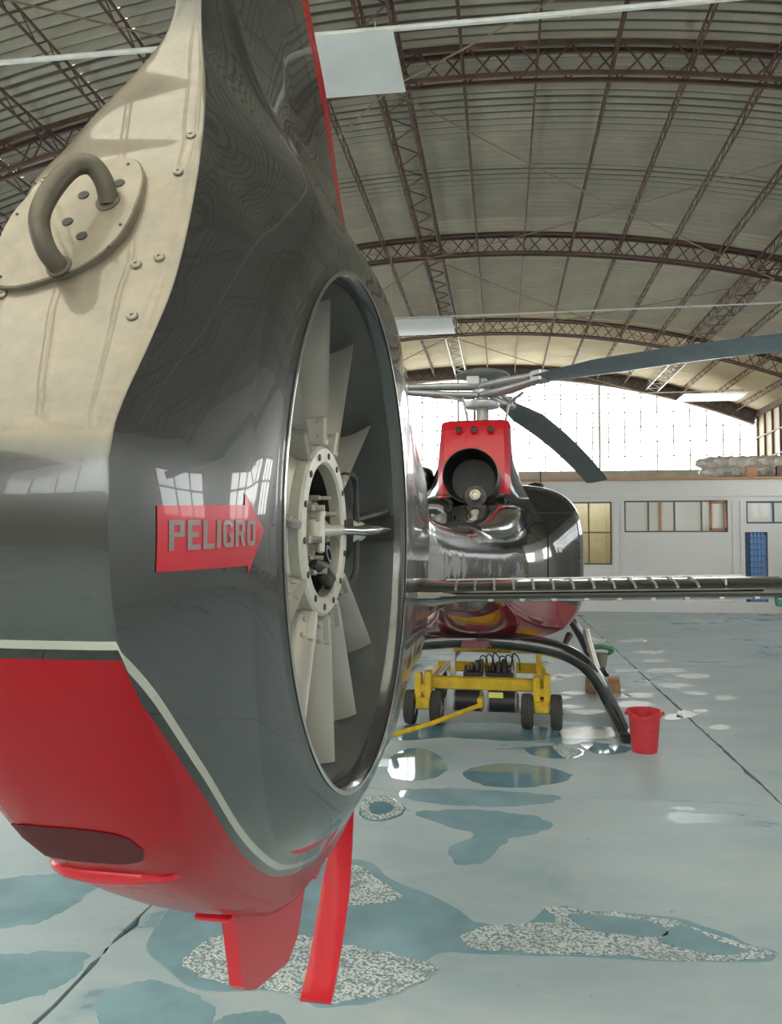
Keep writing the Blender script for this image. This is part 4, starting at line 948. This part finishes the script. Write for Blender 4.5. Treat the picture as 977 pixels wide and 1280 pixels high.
# ------------------------------------------------------------------ bucket, blocks, cloth
bk = empty('bucket', (1.115, 6.66, 0), 0, label='red plastic bucket on the floor beside the skid', cat='bucket')
mb = MB(); rg = []
for (r_, z) in ((.001, .012), (.09, .01), (.093, 0), (.098, .004), (.103, .05), (.122, .285), (.130, .286), (.136, .30), (.136, .325), (.130, .33), (.120, .325), (.112, .20), (.092, .02), (.001, .016)):
    ring = []
    for k in range(40):
        a = 2*pi*k/40; q = (z/.33)**2; dent = 1-.16*q*max(0, cos(a-radians(250)))**6
        zz = z-.035*q*max(0, cos(a-radians(250)))**4*(z > .2)
        ring.append((cos(a)*r_*dent*(1+.02*q), sin(a)*r_*dent, zz))
    rg.append(ring)
mb.rings(rg, caps=False); mb.obj('bucket_body', 'red_plastic', bk, 35)
MB().tube([(cos(a)*.145, -.015-abs(sin(a))*.03-.0, .305-.05*sin(a)) for a in np.linspace(0, pi, 20)], .004, 6).obj('bail', simple('pink_wire', (.72, .4, .4), .4), bk)
MB().box((.143, -.01, .305), (.02, .03, .03), bev=.004).box((-.143, -.01, .305), (.02, .03, .03), bev=.004).obj('bail_lug', 'red_plastic', bk)
for sx, lab in ((-1, 'wooden chock on the floor just left of the right skid tube'), (1, 'wooden chock on the floor just right of the right skid tube')):
    wb = empty('wooden_chock', LW(1.21+sx*.125, 7.6), -HDG, label=lab, cat='chock', group='wooden chocks')
    MB().box((0, 0, .05), (.13, .22, .10), bev=.008).obj('timber', 'wood', wb, 30); MB().box((0, .02, .125), (.12, .16, .05), bev=.006).obj('timber', 'wood', wb, 30)
gc = empty('draped_cup', LW(1.15, 7.0)+Vector((0, 0, .42)), 0, label='grey cup with a green cloth draped on the right skid step', cat='cup')
MB().lathe([(.001, -.06), (.06, -.06), (.085, .08), (.08, .08), (.055, -.05), (.001, -.05)], n=20, caps=False).obj('cup', 'grey_cup', gc)
rg = []
for i in range(13):
    a = i/12*pi*1.25-.4; rg.append([(cos(a)*(.12+.03*sin(3*a)), sin(b_)*.05, .10+sin(a)*.05+cos(b_)*.025) for b_ in np.linspace(0, 2*pi, 9)[:-1]])
MB().rings(rg).obj('cloth', 'green', gc)

# ------------------------------------------------------------------ puddles on the floor
def blob(pts, seed=0, amp=.05, n=10):
    q = catmull(pts, n, True); rr_ = random.Random(seed); c0 = q.mean(0); ph = [rr_.uniform(0, 6) for _ in range(6)]
    size = np.sqrt(((q-c0)**2).sum(1)).mean(); out = []
    for i, p in enumerate(q):
        t = 2*pi*i/len(q); k = sum(sin((3+5*j)*t+ph[j])/(1+j*.45) for j in range(6))
        dlt = p-c0; L_ = np.linalg.norm(dlt)+1e-6; out.append(tuple(p+dlt/L_*k*amp*size*.5))
    return out
def flat(mb, poly, z):
    tr_ = tessellate_polygon([[Vector((a, b_, 0)) for a, b_ in poly]]); mb.add([(a, b_, z) for a, b_ in poly], [list(t) for t in tr_]); return mb
def shrink(poly, s):
    c0 = np.mean(poly, 0); return [tuple(c0+(np.array(p)-c0)*s) for p in poly]
def puddle(px, label, foam=None, water='water', seed=0, amp=.05, z=.0015, holes=None):
    poly = blob([fpt(*p) for p in px], seed, amp)
    mb = MB(); n = len(poly); rg = [[(a, b_, .0002) for a, b_ in poly], [(a, b_, z) for a, b_ in shrink(poly, .992)]]; mb.rings(rg, caps=False); flat(mb, shrink(poly, .992), z)
    o = mb.obj('puddle', water, label=label, cat='puddle', smooth=0)
    for i, fp_ in enumerate(foam or []):
        pf = blob([fpt(*p) for p in fp_], seed+7+i, amp*1.4); flat(MB(), pf, z+.0012+.0004*i).obj('foam', 'foam', o, 0)
    for i, fp_ in enumerate(holes or []):
        pf = blob([fpt(*p) for p in fp_], seed+17+i, amp); flat(MB(), pf, z+.0035).obj('clear_water', water, o, 0)
    return o
puddle([(440, 1075), (490, 1100), (560, 1130), (600, 1152), (655, 1155), (690, 1133), (760, 1140), (850, 1150), (920, 1175), (970, 1190), (950, 1203), (860, 1203), (700, 1197), (560, 1190), (520, 1215), (470, 1250), (400, 1258), (330, 1240), (240, 1235), (180, 1180), (260, 1110)],
       'long soapy puddle across the foreground right of the tail', [[(400, 1175), (480, 1190), (540, 1210), (500, 1240), (420, 1255), (340, 1238), (250, 1222), (230, 1195), (300, 1165)], [(440, 1082), (480, 1105), (500, 1125), (440, 1132), (400, 1120)], [(600, 1160), (690, 1152), (680, 1135), (760, 1142), (850, 1154), (920, 1178), (962, 1190), (940, 1200), (840, 1202), (700, 1194), (590, 1185)]],
       'water_pale', 3, .04, holes=[[(715, 1143), (790, 1150), (830, 1160), (825, 1172), (760, 1168), (720, 1155)], [(850, 1158), (900, 1178), (935, 1190), (900, 1195), (850, 1186), (825, 1175)]])
puddle([(545, 1012), (600, 1012), (650, 1018), (690, 1030), (670, 1042), (630, 1055), (605, 1078), (570, 1078), (560, 1060), (590, 1045), (550, 1030), (520, 1018)], 'irregular damp blue patch below the floor joint', None, 'water_pale', 5, .07)
puddle([(577, 965), (620, 955), (680, 958), (712, 968), (700, 978), (650, 985), (600, 980)], 'dark lens-shaped puddle behind the tail skid area', None, 'water', 6, .04)
puddle([(500, 990), (560, 985), (640, 990), (700, 996), (680, 1005), (600, 1008), (520, 1002)], 'thin damp strip along the cross joint', None, 'water_pale', 8, .06)
puddle([(455, 1000), (480, 995), (505, 1008), (500, 1020), (470, 1027), (450, 1020)], 'small foamy ring beside the duct bottom', [[(455, 1000), (480, 996), (503, 1008), (498, 1019), (470, 1025), (452, 1019)]], 'water', 9, .03, holes=[[(462, 1006), (480, 1003), (492, 1010), (484, 1017), (466, 1018)]])
puddle([(490, 945), (520, 935), (550, 945), (558, 962), (530, 975), (490, 972)], 'damp patch beside the towbar end', None, 'water', 10, .05)
puddle([(500, 908), (560, 903), (640, 905), (690, 912), (700, 922), (640, 926), (560, 922), (500, 925)], 'dark wet patch under the dolly wheels', None, 'water', 11, .05)
puddle([(700, 914), (730, 911), (772, 915), (770, 921), (730, 924), (702, 922)], 'bright wet patch between the dolly and the bucket', None, 'suds', 12, .04)
puddle([(660, 935), (700, 932), (728, 938), (722, 947), (690, 948), (662, 943)], 'oval puddle between the dolly and the floor joint', [[(690, 933), (712, 933), (726, 939), (720, 946), (705, 947)]], 'water', 13, .05)
puddle([(725, 930), (745, 928), (785, 934), (780, 941), (745, 942)], 'narrow wet patch left of the red bucket', None, 'water', 14, .06)
puddle([(-60, 1110), (0, 1100), (60, 1092), (125, 1098), (100, 1125), (60, 1150), (0, 1160), (-70, 1160)], 'blue puddle at the left edge under the tail belly', None, 'water_pale', 15, .05)
puddle([(-80, 1200), (0, 1192), (70, 1190), (110, 1195), (90, 1225), (40, 1245), (-20, 1258), (-90, 1260)], 'damp blue patch at the lower left corner', None, 'water_pale', 16, .06)
puddle([(140, 1240), (180, 1225), (230, 1238), (270, 1262), (240, 1300), (150, 1300), (120, 1270)], 'pale wet patch at the bottom left beside the long joint', None, 'water_pale', 17, .06)
puddle([(270, 1275), (330, 1265), (360, 1280), (350, 1320), (270, 1320)], 'small damp patch cut by the bottom of the frame', None, 'water_pale', 19, .06)
sm = [(795, 801, 22, 3), (812, 815, 24, 3), (842, 857, 26, 4), (870, 866, 20, 3), (834, 838, 30, 4), (868, 845, 26, 4), (856, 893, 16, 6), (840, 896, 14, 5), (900, 909, 18, 4), (876, 889, 12, 3), (770, 870, 20, 4), (735, 890, 26, 4), (718, 866, 18, 3), (715, 883, 20, 3), (800, 869, 22, 4), (760, 862, 24, 3), (790, 880, 30, 5), (703, 845, 14, 3), (745, 800, 18, 3), (690, 848, 20, 3), (560, 850, 26, 5), (540, 835, 18, 4), (700, 872, 16, 3), (820, 826, 20, 3), (782, 838, 20, 3), (905, 872, 16, 4)]
def side_of(x, y):
    jx = 628+(y-673)/.95*1.0
    return 'right of the long floor joint' if x > jx else ('between right skid and long floor joint' if x > 760 else 'left of the right skid, beyond the dolly')
words = ['nearest', 'second nearest', 'third nearest', 'fourth nearest', 'fifth nearest', 'sixth nearest', 'seventh nearest', 'eighth nearest', 'ninth nearest', 'tenth nearest', 'eleventh nearest', 'twelfth nearest', 'farthest but one', 'farthest']
cnt = {}
for i, (x, y, a, b_) in enumerate(sorted(sm, key=lambda q: -q[1])):
    a *= .8; b_ *= .8; sd_ = side_of(x, y); k = cnt.get(sd_, 0); cnt[sd_] = k+1
    p = [(x+a*cos(t)*(1+.2*sin(3*t+i)), y+b_*sin(t)) for t in np.linspace(0, 2*pi, 9)[:-1]]
    o = puddle(p, 'suds patch %s to the camera, %s' % (words[k], sd_), None, 'suds', 30+i, .12, .0012); o['group'] = 'small suds patches'
